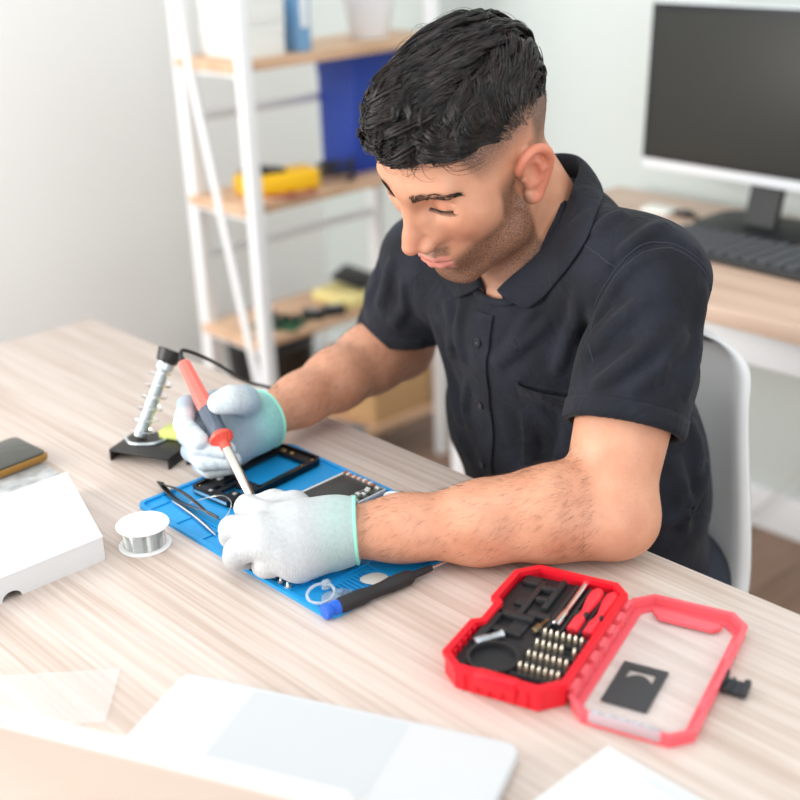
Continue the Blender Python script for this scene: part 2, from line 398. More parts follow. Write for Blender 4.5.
# phone body with board
pb = thing('opened_phone', 'opened phone with an exposed silver circuit strip, half under the gloved hand', 'phone', (-.962, .765, MZ+.0005), math.radians(2))
MB().prism(rrect(.072, .118, .008), 0, .0045, .001).build('chassis', M('chassis_grey', (176, 178, 178), .35, .5), pb)
MB().box(-.031, .013, -.052, .048, .0044, .0058, .0005).build('battery', M('battery_black', (52, 52, 52), .5), pb)
MB().box(.016, .033, -.052, .054, .0044, .0056, .0003).box(-.031, .016, .0495, .0575, .0044, .0056, .0003).build('circuit_board', M('board_dark', (70, 74, 66), .5), pb)
random.seed(8); f = MB(); g = MB(); h = MB()
for i in range(26):
    k = i/26; x = .018+random.uniform(0, .012); y = -.05+k*.104
    (f if i % 3 else g).box(x-.003, x+.003, y-.0016, y+.0016, .0055, .0055+random.uniform(.001, .0026), .0002)
for i in range(11):
    x = -.030+i*.0046; (f if i % 2 else h).box(x-.0018, x+.0018, .051, .056, .0055, .0055+random.uniform(.001, .003), .0002)
f.box(-.034, -.031, -.055, .055, .0044, .0062); f.box(.0335, .0352, -.055, .055, .0044, .0062)
f.build('shields', M('pale_metal', (215, 215, 212), .35, .4), pb); g.build('chips', M('chip_black', (36, 36, 38), .4), pb); h.build('copper_parts', M('copper', (190, 110, 80), .4, .6), pb)
o = MB().sphere((0, 0, .006), (.018, .011, .006)).build('eraser', M('eraser_white', (238, 236, 232), .6)); at_origin(o, (-.905, .815, MZ-.0005)); tag(o, 'small white rounded eraser lying past the circuit strip near the far mat edge', 'eraser')

# tweezers
tw = thing('tweezers', 'dark steel tweezers pointing from the mat edge to the gloved hand', 'tweezers', (-1.136, .659, MZ+.0005), math.radians(-2))
m_dark = M('dark_steel', (62, 60, 60), .35, .5)
for sgn in (1, -1):
    f = MB(); n = 16; P = []
    for i in range(n+1):
        u = i/n; x = .120*u; off = sgn*(.0012+.0075*math.sin(PI*min(1, u*1.15))**1.0*(1-.4*u)); w = .0042*(1-.78*u**2)+.0005
        z = .004+.004*math.sin(PI*u)
        if u > .88: z -= .001
        P.append((x, off, w, z))
    t_ = bmesh.new(); rows_ = []
    for x, off, w, z in P:
        rows_.append([t_.verts.new(q) for q in ((x, off-.0006, z-w), (x, off+.0006, z-w), (x, off+.0006, z+w), (x, off-.0006, z+w))])
    for a, b_ in zip(rows_, rows_[1:]):
        for k in range(4): t_.faces.new((a[k], a[(k+1) % 4], b_[(k+1) % 4], b_[k]))
    t_.faces.new(rows_[0][::-1]); t_.faces.new(rows_[-1]); bmesh.ops.recalc_face_normals(t_, faces=t_.faces)
    bmesh.ops.transform(t_, matrix=Matrix.Rotation(math.radians(62), 4, 'X'), verts=t_.verts)
    zm = min(v.co.z for v in t_.verts); bmesh.ops.translate(t_, vec=(0, 0, -zm), verts=t_.verts)
    f.add(t_); f.build('blade', m_dark, tw)
o = MB().tube([(0, 0, .0012), (.055, .002, .0014), (.105, .0, .0012)], [.0006, .0024, .0022, .0024, .0008], 8, smooth=6).build('steel_pick', M('chrome', (235, 236, 238), .12, 1)); at_origin(o, (-1.095, .643, MZ), math.radians(-7))
o.name = 'steel_pick'; tag(o, 'slim pale steel pick lying on the mat just below the tweezers', 'pick')
o = MB().tube([(0, 0, .001), (.012, .016, .006), (.030, .024, .012), (.05, .022, .013), (.062, .012, .010), (.066, .0, .004)], .0006, 6, smooth=6).build('solder_wire', M('solder', (215, 216, 214), .2, 1)); at_origin(o, (-1.075, .654, MZ))
tag(o, 'loose curl of thin silver solder wire by the iron tip', 'wire')
o = MB().prism([(-.05, -.004), (.04, -.005), (.052, 0), (.04, .005), (-.05, .004)], 0, .004, .001).build('pry_bar', m_black); at_origin(o, (-1.15, .760, TZ+.0003), math.radians(64))
tag(o, 'flat black pry bar poking out beneath the hand that holds the iron', 'pry bar')

# screws
m_scr = M('screw_steel', (222, 222, 220), .25, .9); first = None
for (x, y, rz), lab in zip(((-.878, .6215, .3), (-.8655, .6205, 1.4), (-.8525, .619, 2.2)), ('tiny steel screw on the mat, nearest the gloved fist', 'tiny steel screw on the mat, middle one of the three in a row', 'tiny steel screw on the mat, nearest the ring puller of the three')):
    r = thing('screw', lab, 'screw', (x, y, MZ), rz, 'tiny screws beside the gloved fist')
    if first is None:
        a = MB().lathe([(.0034, .0), (.0038, .0006), (.0036, .0018), (.002, .0024)], 16).build('head', m_scr, r)
        b = MB().lathe([(.0014, .0024), (.0016, .003), (.0013, .0036), (.0016, .0042), (.0013, .0048), (.0015, .0056), (.0007, .0066)], 12).build('shaft', m_scr, r); first = (a, b)
    else:
        for q in first: c = q.copy(); COL.objects.link(c); c.parent = r
# suction puller
sp = thing('suction_puller', 'clear suction cup with ring pull at the near corner of the mat', 'suction cup', (-.800, .641, MZ), math.radians(20))
m_clear = M('clear_plastic', (235, 245, 250), .08, trans=.85, ior=1.35)
MB().lathe([(.0175, .0), (.0180, .0008), (.012, .003), (.005, .006), (.004, .009)], 36).build('cup', m_clear, sp)
MB().lathe([(.0035, .008), (.0052, .009), (.0052, .015), (.004, .016)], 20, mat=Matrix.Translation((-.014, .006, -.003)) @ Matrix.Rotation(math.radians(-18), 4, 'Y')).build('knob', m_clear, sp)
ring = [(-.018+.0135*math.cos(a), -.0045+.0135*math.sin(a), .004+.003*math.sin(a)) for a in [2*PI*i/36 for i in range(36)]]
MB().tube(ring, .0016, 8, closed=True).build('ring', M('clear_white', (235, 240, 244), .15, trans=.6, ior=1.3), sp)
# opening pick
pk = []
for i in range(40):
    a = 2*PI*i/40; r = .0125*(1+.18*math.cos(3*(a-PI/2))*.5); pk.append((r*1.25*math.cos(a), r*.9*math.sin(a)))
o = MB().prism(pk, 0, .0012, .0003).build('opening_pick', M('pick_grey', (216, 214, 208), .35, .2)); at_origin(o, (-.800, .689, MZ), math.radians(30)); tag(o, 'pale grey plastic opening pick lying on the mat by the forearm', 'opening pick')
cb = thing('button_cell', 'small shiny metal disc half hidden under the glove cuff', 'button cell', (-.845, .683, MZ))
m_ss = M('cell_steel', (190, 188, 170), .22, 1)
MB().lathe([(.0095, 0), (.0098, .0006), (.0098, .0024), (.0092, .003)], 30).build('case', m_ss, cb)
MB().lathe([(.0078, .003), (.0075, .0038), (.007, .004)], 30).build('cap', m_ss, cb)
# precision driver
dv = thing('precision_screwdriver', 'black precision screwdriver with a blue end cap along the mat edge', 'screwdriver', (-.7845, .622, TZ+.0085), math.radians(83))
RX = Matrix.Rotation(PI/2, 4, 'Y')
MB().lathe([(.0073, -.012), (.0080, -.0105), (.0080, -.007), (.0058, -.0055), (.0058, -.004), (.0074, -.002), (.0074, .004)], 28, mat=RX).build('end_cap', M('cap_blue', (30, 96, 205), .3), dv)
prof = [(.0072, .004), (.0082, .008), (.0083, .030), (.0068, .040), (.0066, .055), (.0078, .066), (.0078, .086), (.0062, .091), (.0040, .092), (.0036, .112), (.0030, .116)]
MB().lathe([(r, z) for r, z in prof], 24, mat=RX).build('handle', M('grip_black', (34, 34, 36), .55), dv)
MB().lathe([(.0014, .115), (.0014, .135), (.0005, .139)], 12, mat=RX).build('shaft', M('chrome', (235, 236, 238), .12, 1), dv)

# solder spool
so = thing('solder_spool', 'white-flanged spool of silver solder wire beside the mat corner', 'spool', (-1.037, .571, TZ))
m_sp = M('spool_white', (240, 240, 238), .4)
MB().lathe([(.0275, 0), (.028, .0006), (.028, .0016), (.0272, .002), (.0225, .0021)], 48).build('bottom_flange', m_sp, so)
prof = [(.0215, .002)]
for i in range(22): prof += [(.0224, .0026+.00098*i), (.0218, .0030+.00098*i)]
MB().lathe(prof+[(.0215, .024)], 40).build('wire_winding', M('solder', (215, 216, 214), .2, 1), so)
MB().lathe([(.0225, .0238), (.0277, .0242), (.0282, .0248), (.0282, .0256), (.0276, .0262)], 48).build('top_flange', m_sp, so)

# soldering iron stand
st = thing('soldering_iron_stand', 'soldering iron stand with a coiled spring holder on a black bent-metal base', 'stand', (-1.225, .703, TZ), math.radians(24))
m_bk = M('stand_black', (36, 33, 32), .4)
f = MB(); f.box(-.043, .043, -.032, .032, .012, .015, .0008); f.box(-.043, -.0405, -.032, .032, 0, .0145, .0008); f.box(.0405, .043, -.032, .032, 0, .0145, .0008)
f.build('base', m_bk, st)
def loc2(X, Y, Z, o=st):
    a = -o.rotation_euler.z; x, y = X-o.location.x, Y-o.location.y
    return Vector((x*math.cos(a)-y*math.sin(a), x*math.sin(a)+y*math.cos(a), Z-o.location.z))
A = loc2(-1.250, .700, .768); B = loc2(-1.250, .748, .848); ax = (B-A).normalized()
q = ax.to_track_quat('Z', 'X').to_matrix().to_4x4(); HM = Matrix.Translation(A) @ q
Lh = (B-A).length
m_zinc = M('zinc', (206, 214, 216), .28, .75)
f = MB(); f.lathe([(.0075, 0), (.0078, .002), (.0078, Lh-.002), (.0088, Lh)], 24, mat=HM); f.build('tube', m_zinc, st)
pts = [((.0145+.002*(i/120))*math.cos(i*.30), (.0145+.002*(i/120))*math.sin(i*.30), .004+(Lh-.012)*i/110) for i in range(111)]
MB().tube(pts, .0010, 6, mat=HM).build('spring', M('chrome', (235, 236, 238), .12, 1), st)
MB().lathe([(.0085, Lh-.006), (.011, Lh-.004), (.0112, Lh+.004), (.0095, Lh+.004)], 28, mat=HM).build('collar', m_zinc, st)
f = MB().lathe([(.0095, Lh+.003), (.0135, Lh+.006), (.0155, Lh+.018), (.0155, Lh+.021), (.0140, Lh+.021), (.0115, Lh+.008), (.002, Lh+.007)], 32, mat=HM); f.build('funnel', m_bk, st)
MB().tube([loc2(-1.268, .690, .7665), loc2(-1.243, .683, .7665), loc2(-1.222, .700, .7665), loc2(-1.222, .722, .7665), loc2(-1.232, .735, .7665)], .0018, 8, smooth=5).build('wire_bracket', m_zinc, st)
spn = thing('tip_cleaning_sponge', 'pale yellow-green sponge on the black iron stand', 'sponge', (-1.222, .7365, TZ+.0152), math.radians(24))
MB().box(-.018, .024, -.014, .014, 0, .010, .002).build('sponge', M('sponge_lime', (214, 224, 128), .9, bump=.5, bscale=300), spn)
spn.name = 'tip_cleaning_sponge'
o = MB().ringprism(rrect(.058, .040, .008), rrect(.052, .034, .006), 0, .012).prism(rrect(.056, .038, .008), 0, .002).build('sponge_dish', m_bk); at_origin(o, (-1.240, .775, TZ), math.radians(24)); tag(o, 'small black dish on the table behind the iron stand', 'dish')

# white carton, phones at the left edge
wbx = thing('white_carton', 'plain white carton lid with a thumb notch at the left table edge', 'box', (-1.041, .525, TZ))
def q2(x, y): return (x+1.041, y-.525)
poly = [q2(-1.208, .577), q2(-1.208, .34), q2(-1.041, .29), q2(-1.041, .4055)]
nn = 10
for i in range(nn+1):
    a = -PI/2+PI*i/nn
m_box = M('carton_white', (222, 222, 222), .55)
body = MB(); t_ = bmesh.new()
# side panel with the notch is a separate outline (y,z) extruded through its board thickness
side = [(.525-.525, 0), (.525-.525, .0265), (.29-.525, .0265), (.29-.525, 0)]
cy = .4195-.525
for i in range(13):
    a = PI-PI*i/12; side.append((cy+.0105*math.cos(a), .0085*math.sin(a)))
MS = Matrix(((0, 0, 1, -.0), (1, 0, 0, 0), (0, 1, 0, 0), (0, 0, 0, 1)))
body.prism(side, -.0012, 0, mat=MS)
def wall(p0, p1):
    d_ = Vector((p1[0]-p0[0], p1[1]-p0[1], 0)); n_ = Vector((-d_.y, d_.x, 0)).normalized()*.0012
    body.prism([p0, p1, (p1[0]+n_.x, p1[1]+n_.y), (p0[0]+n_.x, p0[1]+n_.y)], 0, .0265)
wall(q2(-1.041, .525), q2(-1.208, .577)); wall(q2(-1.208, .577), q2(-1.208, .34)); wall(q2(-1.208, .34), q2(-1.041, .29))
body.build('side_walls', m_box, wbx, smooth=False)
MB().prism([q2(-1.0405, .5255), q2(-1.0405, .2895), q2(-1.2085, .3395), q2(-1.2085, .5775)][::-1], .0262, .0275, .0004).build('top_panel', m_box, wbx, smooth=False)
gp = thing('phone_in_pouch', 'phone sealed in a crinkled silver pouch between the black phone and white carton', 'phone', (-1.285, .515, TZ), math.radians(2))
m_foil = M('foil_marble', (188, 190, 190), .3, .35, bump=.9, bscale=60, vary=.35, vscale=55)
MB().prism(rrect(.070, .150, .008), 0, .006, .002).build('pouch', m_foil, gp)
bp_ = thing('black_phone', 'black phone in an amber-edged case at the left table edge', 'phone', (-1.328, .521, TZ+.0068), math.radians(4))
MB().prism(rrect(.078, .155, .010), 0, .009, .003, 3).build('case', M('amber_case', (150, 108, 44), .3), bp_)
MB().prism(rrect(.072, .149, .009), .0085, .0115, .001).build('screen', M('phone_glass', (72, 72, 66), .15), bp_)
# clear sheet
cs = MB().prism([(0, 0), (-.115, -.135), (-.057, -.185), (.058, -.05)], 0, .0012, .0003).build('plastic_sheet', M('clear_sheet', (250, 248, 246), .15, alpha=.22)); at_origin(cs, (-.857, .431, TZ+.0004)); tag(cs, 'thin clear plastic sheet lying beyond the laptop lid', 'plastic sheet')

# laptop
lp = thing('laptop', 'open silver laptop in the foreground seen from behind its lid', 'laptop', (-.6575, .525, TZ), math.radians(25.4))
m_alu = M('aluminium', (210, 211, 212), .5, .05); m_pad = M('trackpad_grey', (198, 201, 203), .4, .1)
MB().prism(rrect(.304, .212, .012, 6, 0, -.106), .002, .0145, .0025, 3).build('base', m_alu, lp)
MB().prism(rrect(.140, .094, .004, 3, -.010, -.053), .0143, .0147).build('trackpad', m_pad, lp, smooth=False)
MB().prism(rrect(.278, .092, .003, 3, 0, -.154), .0143, .0149).build('keyboard_well', M('key_dark', (40, 41, 44), .5), lp, smooth=False)
m_lk = M('laptop_key', (58, 59, 62), .5); proto = None
for r in range(6):
    for c in range(14):
        k = MB().prism(rrect(.0165, .0135 if r else .008, .002, 2), .0148, .0158, .0005, 1).build('key', m_lk, lp) if proto is None else proto.copy()
        if proto is None: proto = k
        else: COL.objects.link(k)
        k.location = (-.129+c*.01985, -.115-.0156*r, 0)
MB().tube([(-.13, -.212, .014), (.13, -.212, .014)], .005, 12).build('hinge', M('hinge_dark', (70, 72, 75), .4), lp)
TL = Matrix.Translation((0, -.212, .015)) @ Matrix.Rotation(math.radians(26), 4, 'X')
MB().prism(rrect(.304, .212, .012, 6, 0, .106), -.0028, .0028, .0014, 2, mat=TL @ Matrix.Rotation(PI/2, 4, 'X')).build('lid', M('lid_alu', (214, 200, 188), .35, .25), lp)
MB().box(-.146, .146, -.0029, .0029, .2100, .2128, .0004, mat=TL).box(-.146, .146, .0020, .0030, .2020, .2126, .0003, mat=TL).build('rim', M('rim_white', (244, 245, 245), .35), lp)
MB().prism(rrect(.292, .198, .006, 6, 0, .106), -.0032, -.0029, mat=TL @ Matrix.Rotation(PI/2, 4, 'X') @ Matrix.Rotation(0, 4, 'Z')).build('screen', M('laptop_screen', (30, 31, 34), .2), lp, smooth=False)

# cartons at the bottom right
o = MB().box(0, .22, -.17, 0, 0, .019, .0015).build('white_slab_box', m_box); at_origin(o, (-.458, .611, TZ+.0062), 0); tag(o, 'flat white box in the bottom right corner, on top of a pale grey folder', 'box')
o = MB().box(0, .24, -.21, 0, 0, .0058, .0015).build('document_folder', M('folder_grey', (222, 226, 226), .6)); at_origin(o, (-.478, .645, TZ), 0); tag(o, 'pale grey folder under the flat white box at the bottom right', 'folder')

# ------------------------------------------------------------------ red tool case
RZ = math.radians(18.4)
tc_ = thing('tool_case', 'open red plastic tool case with a black insert and clear-windowed lid', 'tool case', (-.612, .720, TZ), RZ)
tc_.scale = (1, 1, .84)
m_red = M('case_red', (226, 24, 42), .35); m_red2 = M('lid_red', (255, 110, 120), .22, trans=.22, ior=1.3)
m_ins = M('insert_black', (36, 36, 38), .5)
def chamf(w, d, c, cx=0, cy=0): return [(cx+w/2, cy-d/2+c), (cx+w/2, cy+d/2-c), (cx+w/2-c, cy+d/2), (cx-w/2+c, cy+d/2), (cx-w/2, cy+d/2-c), (cx-w/2, cy-d/2+c), (cx-w/2+c, cy-d/2), (cx+w/2-c, cy-d/2)]
TW, TD = .106, .184
outl = [(TW/2, -TD/2+.018), (TW/2, TD/2-.014), (TW/2-.014, TD/2), (-TW/2+.014, TD/2), (-TW/2-.003, TD/2-.018), (-TW/2-.004, .022), (-TW/2+.003, .016), (-TW/2+.003, -.016), (-TW/2-.005, -.022), (-TW/2-.006, -TD/2+.016), (-TW/2+.012, -TD/2), (TW/2-.018, -TD/2)]
def inset(poly, s):
    n = len(poly); out = []
    for i in range(n):
        p0, p1, p2 = Vector(poly[i-1]), Vector(poly[i]), Vector(poly[(i+1) % n])
        a = (p1-p0).normalized(); b = (p2-p1).normalized(); na = Vector((-a.y, a.x)); nb = Vector((-b.y, b.x))
        m = (na+nb); m = m/max(.3, m.length_squared/2) if m.length > 1e-6 else na
        out.append((p1.x+m.x*s, p1.y+m.y*s))
    return out
f = MB(); f.prism(outl, 0, .004, .001); f.ringprism(outl, inset(outl, .0028), .003, .026); f.ringprism(inset(outl, -.002), inset(outl, .0045), .022, .028)
for i in range(7): f.box(-.034+.0115*i-.003, -.034+.0115*i+.003, -TD/2-.0018, -TD/2+.001, .002, .022, .001)
for i in range(5): f.box(-TW/2-.0015, -TW/2+.001, -.070+.010*i, -.064+.010*i, .002, .025, .001)
f.build('tray', m_red, tc_)
f = MB()
# insert: floor plate and raised walls between the pockets
il = inset(outl, .0046); f.prism(il, .004, .0165)
f.box(-.048, -.040, -.045, .010, .012, .024, .001); f.box(-.045, -.010, .004, .012, .012, .024, .001)
f.box(-.030, -.024, .012, .075, .012, .022, .001); f.box(-.047, -.030, .066, .080, .012, .022, .001)
f.box(-.012, -.006, .030, .082, .012, .024, .001); f.box(-.024, -.008, .060, .066, .012, .025, .001); f.box(-.022, -.010, .040, .045, .012, .025, .001)
f.box(-.020, .002, .014, .022, .012, .023, .001); f.box(.0025, .0065, .0, .082, .012, .022, .001); f.box(.0165, .0195, .0, .082, .012, .022, .001)
f.box(.033, .0355, .005, .082, .012, .022, .001); f.box(.0, .048, -.006, -.002, .012, .023, .001)
f.box(-.046, -.012, -.020, -.012, .012, .022, .001)
f.box(-.028, -.012, -.012, .004, .012, .020, .001); f.box(-.040, -.028, .030, .044, .012, .020, .001)
for x in (.0215, .030, .044): f.box(x-.0022, x+.0022, .030, .038, .012, .025, .001); 
f.build('insert', m_ins, tc_)
f = MB()
for y in (-.010, -.0285, -.0475, -.0665):
    f.box(.001, .0475, y-.0075, y-.0050, .012, .0215, .0006); f.box(.001, .0475, y+.0050, y+.0072, .012, .019, .0006)
f.build('bit_holders', m_ins, tc_)
f = MB(); f.ringprism(circle(.0235, 36, -.0200, -.0600), circle(.0205, 36, -.0200, -.0600), .012, .0235); f.prism(circle(.0205, 36, -.02, -.06), .0121, .0135)
f.prism(circle(.004, 20, -.02, -.06), .0135, .016, .001)
f.build('round_recess', m_ins, tc_)
f = MB(); f.box(-.0225, .0165, -.0965, -.0845, .012, .0285, .003); f.build('latch_tab', m_red, tc_)
f = MB(); f.box(-.043, -.036, -.068, -.054, .0122, .0132); f.box(-.006, .001, .030, .040, .0122, .0135); f.build('red_slots', m_red, tc_, smooth=False)
# hinge
f = MB()
for i in range(7): f.tube([(.0555, -.070+.0225*i, .018), (.0555, -.056+.0225*i, .018)], .0034, 12)
f.build('hinge', m_red2, tc_)
# lid
lo = chamf(.106, .196, .016, .1095, .008); li = inset(lo, .010)
ld = MB(); ld.ringprism(lo, inset(lo, .0024), 0, .014); ld.ringprism(inset(lo, .001), li, 0, .0035); ld.ringprism(inset(lo, -.0015), inset(lo, .003), .011, .0145)
ld.prism([(.075, .089), (.085, .078), (.135, .078), (.142, .086), (.138, .0905), (.085, .0925)], .0035, .009, .001)
for i in range(8): ld.box(.070+.010*i, .076+.010*i, .1045, .1080, .001, .0142, .0008)
for i in range(6): ld.box(.0565, .0600, -.070+.024*i, -.058+.024*i, .004, .017, .001)
for y in (-.03, .045): ld.box(.156, .1625, y-.014, y+.014, .0, .016, .002)
lidp = ld.build('lid_frame', m_red2, tc_)
MB().prism(inset(lo, .009), .0008, .002).build('lid_window', M('window_clear', (252, 248, 248), .12, alpha=.16), tc_, smooth=False)
f = MB(); f.box(.078, .140, -.0925, -.0845, .004, .016, .003)
for i in range(5): f.sphere((.085+.011*i, -.088, .016), (.0045, .003, .002), u=12, v=8)
f.build('clear_clasp', M('clear_white', (235, 240, 244), .15, trans=.6, ior=1.3), tc_)
f = MB(); f.box(.158, .166, .002, .022, .003, .012, .001); f.box(.164, .184, -.004, .014, .002, .008, .0015); f.box(.180, .186, -.006, .016, .003, .011, .002); f.box(.170, .173, -.004, .014, .007, .011, .001)
f.build('latch', M('latch_black', (44, 46, 50), .5), tc_)
# contents
def in_case(name, mb_, mt_, loc, rz=0, **k):
    c, s_ = math.cos(RZ), math.sin(RZ); o_ = mb_.build(name, mt_)
    return at_origin(o_, (-.612+loc[0]*c-loc[1]*s_, .720+loc[0]*s_+loc[1]*c, TZ+loc[2]*.86), RZ+rz)
def case_thing(name, lab, cat, loc, rz=0, group=None):
    c, s_ = math.cos(RZ), math.sin(RZ)
    return thing(name, lab, cat, (-.612+loc[0]*c-loc[1]*s_, .720+loc[0]*s_+loc[1]*c, TZ+loc[2]*.86), RZ+rz, group)
m_chr = M('chrome', (235, 236, 238), .12, 1)
RYY = Matrix.Rotation(-PI/2, 4, 'X')
o = case_thing('extension_bar', 'shiny chrome extension bar in the tool case beside the red-handled screwdrivers', 'extension bar', (.0105, .011, .0205))
MB().lathe([(.0022, -.002), (.0040, -.001), (.0040, .020), (.0030, .023), (.0030, .074), (.0036, .077), (.0034, .080)], 20, mat=RYY).build('shaft', m_chr, o)
MB().lathe([(.0022, -.0024), (.0030, -.0022), (.0030, -.0018)], 6, mat=RYY).build('socket_end', m_black, o)
m_hr = M('handle_red', (236, 48, 62), .35)
for k, (x, lab) in enumerate(((.0265, 'red-handled mini screwdriver in the tool case, the one beside the chrome bar'), (.0415, 'red-handled mini screwdriver in the tool case, the one beside the hinge'))):
    o = case_thing('mini_screwdriver', lab, 'screwdriver', (x, .008, .0195), 0, 'red-handled mini screwdrivers in the case')
    if k == 0:
        h1 = MB().lathe([(.0045, 0), (.0056, .002), (.0058, .018), (.0044, .026), (.0040, .034), (.0050, .042), (.0068, .055), (.0070, .066), (.0050, .072), (.002, .0735)], 16, mat=RYY).build('handle', m_hr, o)
        h2 = MB().lathe([(.0030, -.003), (.0035, 0), (.0035, .001)], 12, mat=RYY).build('collar', M('collar_dark_red', (150, 20, 30), .5), o)
    else:
        for q in (h1, h2): c = q.copy(); COL.objects.link(c); c.parent = o
o = in_case('hex_socket', MB().lathe([(.0040, 0), (.0045, .001), (.0045, .012), (.0036, .015), (.0036, .026), (.0045, .028)], 18, mat=RYY), M('socket_grey', (176, 180, 184), .3, .8), (-.0440, -.046, .0205), math.radians(-36)); tag(o, 'grey metal socket lying above the round recess of the tool case', 'socket')
o = in_case('hex_bit', MB().lathe([(.0022, 0), (.0030, .001), (.0030, .010), (.0016, .012), (.0016, .024), (.0006, .026)], 6, mat=RYY), M('bit_gold', (150, 132, 100), .3, .9), (-.004, -.008, .021), math.radians(-12)); tag(o, 'single loose bit pointing up beside the bit rows of the tool case', 'bit')
m_bit = M('bit_steel', (196, 188, 170), .28, .9)
pb_ = None
rowname = ('row nearest the screwdrivers', 'second row from the screwdrivers', 'third row from the screwdrivers', 'row nearest the latch tab')
pos = ('leftmost', 'second', 'third', 'fourth', 'fifth', 'sixth', 'rightmost')
for r, y in enumerate((-.010, -.0285, -.0475, -.0665)):
    for c in range(7):
        if r == 1 and c == 5: continue
        x = .0065+.0058*c
        lab = 'small steel bit, %s in the %s' % (pos[c] if c in (0, 6) else pos[c]+' from the left', rowname[r])
        o = case_thing('screwdriver_bit', lab, 'bit', (x, y, .0108), 0, 'steel bits in the tool case')
        if pb_ is None:
            t1 = MB().lathe([(.0016, 0), (.0021, .001), (.0021, .010)], 6, mat=Matrix.Rotation(math.radians(-22), 4, 'X')).build('hex_shank', m_bit, o)
            t2 = MB().lathe([(.0013, .010), (.0014, .011), (.0010, .013), (.0006, .0142)], 8, mat=Matrix.Rotation(math.radians(-22), 4, 'X')).build('tip', m_bit, o); pb_ = (t1, t2)
        else:
            for q in pb_: cc = q.copy(); COL.objects.link(cc); cc.parent = o
o = in_case('card_plate', MB().ringprism(circle(.0085, 25, 0, .016, .005)[:1]*0 or rrect(.040, .062, .001, 1), rrect(.0395, .0615, .001, 1), 0, .0014), m_black, (.0982, -.0265, .0024))
bpy.data.objects.remove(o)
pl = []
f = MB(); w_, d_ = .020, .031
# plate with a crescent opening near its far end: four bars round the opening
f.box(-w_, w_, -d_, .008, 0, .0014); f.box(-w_, w_, .022, d_, 0, .0014); f.box(-w_, -.012, .008, .022, 0, .0014); f.box(.012, w_, .008, .022, 0, .0014)
f.prism([(-.012, .008)]+[(-.012+.024*i/12, .008+.008*math.sin(PI*i/12)) for i in range(13)]+[(.012, .008)], 0, .0014)
o = in_case('spacer_card', f, M('card_black', (58, 60, 62), .5), (.0975, -.0265, .0022)); tag(o, 'black plastic card with a curved slot lying in the open case lid', 'card')
# ================================================================== PERSON
f4 = np.float32
def A3(p): return np.array(p, f4)
class Field:
    def __init__(s, pad=.035): s.P = []; s.pad = pad
    def add(s, fn, c, R, k=.01, op='u'): s.P.append((fn, A3(c), R, k, op)); return s
    def cap(s, a, b, ra, rb=None, k=.01, op='u'):
        a, b = A3(a), A3(b); rb = ra if rb is None else rb; ab = b-a; L2 = float(ab@ab)+1e-12
        def fn(p):
            q = p-a; t = np.clip((q@ab)/L2, 0, 1); d = q-t[:, None]*ab
            return np.sqrt((d*d).sum(1))-(ra+(rb-ra)*t)
        return s.add(fn, (a+b)/2, math.sqrt(L2)/2+max(ra, rb), k, op)
    def chain(s, pts, rs, k=.01, op='u'):
        for i in range(len(pts)-1): s.cap(pts[i], pts[i+1], rs[i], rs[i+1], k, op)
        return s
    def ell(s, c, r, k=.01, op='u', rot=None):
        c, r = A3(c), A3(r); Rm = None if rot is None else np.array(Euler(rot).to_matrix(), f4)
        def fn(p):
            q = p-c
            if Rm is not None: q = q@Rm
            k0 = np.sqrt(((q/r)**2).sum(1)); k1 = np.sqrt(((q/(r*r))**2).sum(1))+1e-9
            return k0*(k0-1)/k1
        return s.add(fn, c, float(r.max()), k, op)
    def flatcap(s, a, b, ra, rb, axis, sq, k=.01, op='u'):
        """tapered capsule squashed by factor sq along the given axis"""
        a, b, ax = A3(a), A3(b), A3(axis); ax = ax/np.linalg.norm(ax); ab = b-a; L2 = float(ab@ab)
        def fn(p):
            q = p-a; t = np.clip((q@ab)/L2, 0, 1); d = q-t[:, None]*ab
            h = d@ax; d = d+np.outer(h*(1/sq-1), ax)
            return (np.sqrt((d*d).sum(1))-(ra+(rb-ra)*t))*min(1, sq*1.15)
        return s.add(fn, (a+b)/2, math.sqrt(L2)/2+max(ra, rb), k, op)
    def sub(s, field, Mw, c, R, k=.01, op='u'):
        """a whole field in its own frame (Mw: local to world, rigid)"""
        Rm = np.array(Mw.to_3x3(), f4); tr = np.array(Mw.translation, f4)
        def fn(p, bc=None, br=None):
            q = (p-tr)@Rm; lc = None if bc is None else (bc-tr)@Rm
            return field.eval(q, lc, br)
        fn.sub = True
        return s.add(fn, c, R, k, op)
    def eval(s, p, bc=None, br=None):
        d = np.full(len(p), s.pad+.02, f4)
        for fn, c, R, k, op in s.P:
            if bc is not None and np.linalg.norm(bc-c) > R+br+s.pad: continue
            e = fn(p, bc, br) if getattr(fn, 'sub', False) else fn(p)
            if op == 'u':
                h = np.maximum(k-np.abs(d-e), 0)/k; d = np.minimum(d, e)-h*h*k*.25
            elif op == 's':
                e = -e; h = np.maximum(k-np.abs(d-e), 0)/k; d = np.maximum(d, e)+h*h*k*.25
            elif op == 'd':       # displacement
                d = d+e
        return d
def axis_steps(lo, hi, fine, coarse, flo=None, fhi=None):
    out = [lo]; x = lo
    while x < hi:
        st = coarse
        if flo is not None and flo <= x <= fhi: st = fine
        elif flo is not None:
            dd = min(abs(x-flo), abs(x-fhi)); st = min(coarse, fine+dd*.08)
        x += st; out.append(x)
    return np.array(out, f4)
